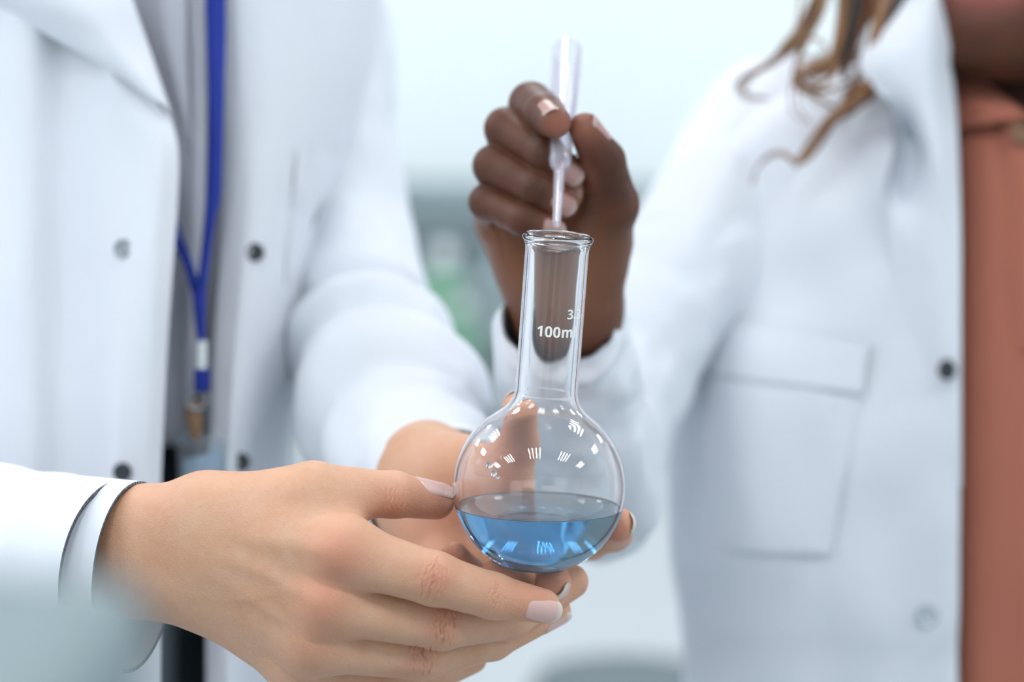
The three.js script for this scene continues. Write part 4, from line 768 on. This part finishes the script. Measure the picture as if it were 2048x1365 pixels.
// ------------------------------------------------------------------ things behind and in front
{ // bench along the back wall
  const t = thing('wall_bench', 'long white laboratory bench along the back wall', 'bench', V3(0, 0, ZB + 0.36));
  mesh('worktop', box(5.6, 0.04, 0.7, 0, 0.9, 0, 0.006), M.bench, t);
  mesh('carcass', box(5.5, 0.8, 0.6, 0, 0.48, -0.03), M.white, t);
  mesh('plinth', box(5.5, 0.08, 0.55, 0, 0.04, -0.05), M.grey, t);
  for (let i = 0; i < 9; i++) { const d = mesh('door', box(0.595, 0.76, 0.02, -2.44 + i * 0.61, 0.48, 0.285, 0.004), M.white, t); mesh('handle', new THREE.CylinderGeometry(0.005, 0.005, 0.16, 10).rotateZ(Math.PI / 2).translate(-2.44 + i * 0.61, 0.8, 0.31), M.alu, d); }
}
{ // incubator-like instrument whose top edge shows left of the dark hand
  const p = V3(-0.02, 0.92, ZB + 0.33), t = thing('bench_instrument', 'pale grey boxy instrument standing on the back bench', 'instrument', p);
  mesh('housing', box(0.56, 0.225, 0.46, 0, 0.1125, 0, 0.02), M.grey, t);
  mesh('lid', box(0.57, 0.03, 0.47, 0, 0.24, 0, 0.012), M.teal, t);
  mesh('control_panel', box(0.2, 0.1, 0.01, 0.14, 0.12, 0.232, 0.003), M.white, t);
  mesh('door_handle', box(0.2, 0.02, 0.03, -0.12, 0.19, 0.24, 0.006), M.darkGrey, t);
}
const bottle = (x, z, h, r, label, mat) => {
  const t = thing('reagent_bottle', label, 'bottle', V3(x, 0.92, z), 'reagent bottles on the back bench');
  const pr = [[0, 0], [r * 0.95, 0], [r, 0.008], [r, h * 0.62], [r * 0.85, h * 0.72], [r * 0.4, h * 0.8], [r * 0.4, h * 0.86]].map(([a, b]) => new THREE.Vector2(a, b));
  mesh('bottle_body', new THREE.LatheGeometry(pr, 36), mat, t);
  mesh('cap', new THREE.CylinderGeometry(r * 0.5, r * 0.5, h * 0.14, 28).translate(0, h * 0.93, 0), M.white, t);
};
bottle(-0.098, ZB + 0.62, 0.19, 0.03, 'green plastic bottle in front of the bench instrument', M.green);
bottle(-0.068, ZB + 0.70, 0.12, 0.02, 'small green bottle right of the taller one', M.green);
{ const t = thing('storage_box', 'dark grey box at the front of the back bench', 'box', V3(0.03, 0.92, ZB + 0.66)); 
  mesh('box_body', box(0.1, 0.06, 0.05, 0, 0.03, 0, 0.004), M.darkGrey, t); mesh('box_lid', box(0.104, 0.012, 0.054, 0, 0.066, 0, 0.004), M.grey, t); }
{ // stool
  const t = thing('lab_stool', 'dark round lab stool behind the two people', 'stool', V3(0.135, 0, -1.75));
  mesh('seat', new THREE.LatheGeometry([[0, 0.67], [0.09, 0.67], [0.108, 0.685], [0.11, 0.705], [0.1, 0.722], [0, 0.725]].map(([a, b]) => new THREE.Vector2(a, b)), 40), M.stool, t);
  mesh('column', new THREE.CylinderGeometry(0.02, 0.025, 0.61, 20).translate(0, 0.365, 0), M.alu, t);
  for (let i = 0; i < 5; i++) { const a = i / 5 * Math.PI * 2, g = new THREE.CylinderGeometry(0.012, 0.018, 0.25, 12).rotateZ(Math.PI / 2 - 0.14).translate(0.125, 0.062, 0).rotateY(a); mesh('leg', g, M.alu, t); mesh('castor', new THREE.SphereGeometry(0.022, 14, 10).translate(0.245, 0.022, 0).rotateY(a), M.darkGrey, t); }
  mesh('foot_ring', new THREE.TorusGeometry(0.17, 0.009, 10, 48).rotateX(Math.PI / 2).translate(0, 0.25, 0), M.alu, t);
}
{ // bench the picture is taken over, with an instrument close to the lens
  const t = thing('front_bench', 'white bench just below the camera', 'bench', V3(0, 0, 0.74));
  mesh('worktop', box(2.2, 0.035, 0.5, 0, 0.9325, 0, 0.006), M.bench, t);
  for (const x of [-1.05, 1.05]) for (const z of [-0.2, 0.2]) mesh('leg', box(0.04, 0.915, 0.04, x, 0.4575, z), M.alu, t);
  mesh('apron', box(2.06, 0.06, 0.02, 0, 0.885, 0.2), M.alu, t);
  const c = W(180, 1290, -590), h = c.y - 0.95;
  const p = thing('tip_rack', 'pale teal plastic box, badly out of focus at the lower left edge', 'box', V3(c.x - 0.075, 0.95, c.z));
  mesh('box_body', box(0.15, h - 0.03, 0.10, 0, (h - 0.03) / 2, 0, 0.008), M.teal, p);
  mesh('box_lid', box(0.154, 0.032, 0.104, 0, h - 0.016, 0, 0.008), M.teal, p);
}
renderer.render(scene, camera);
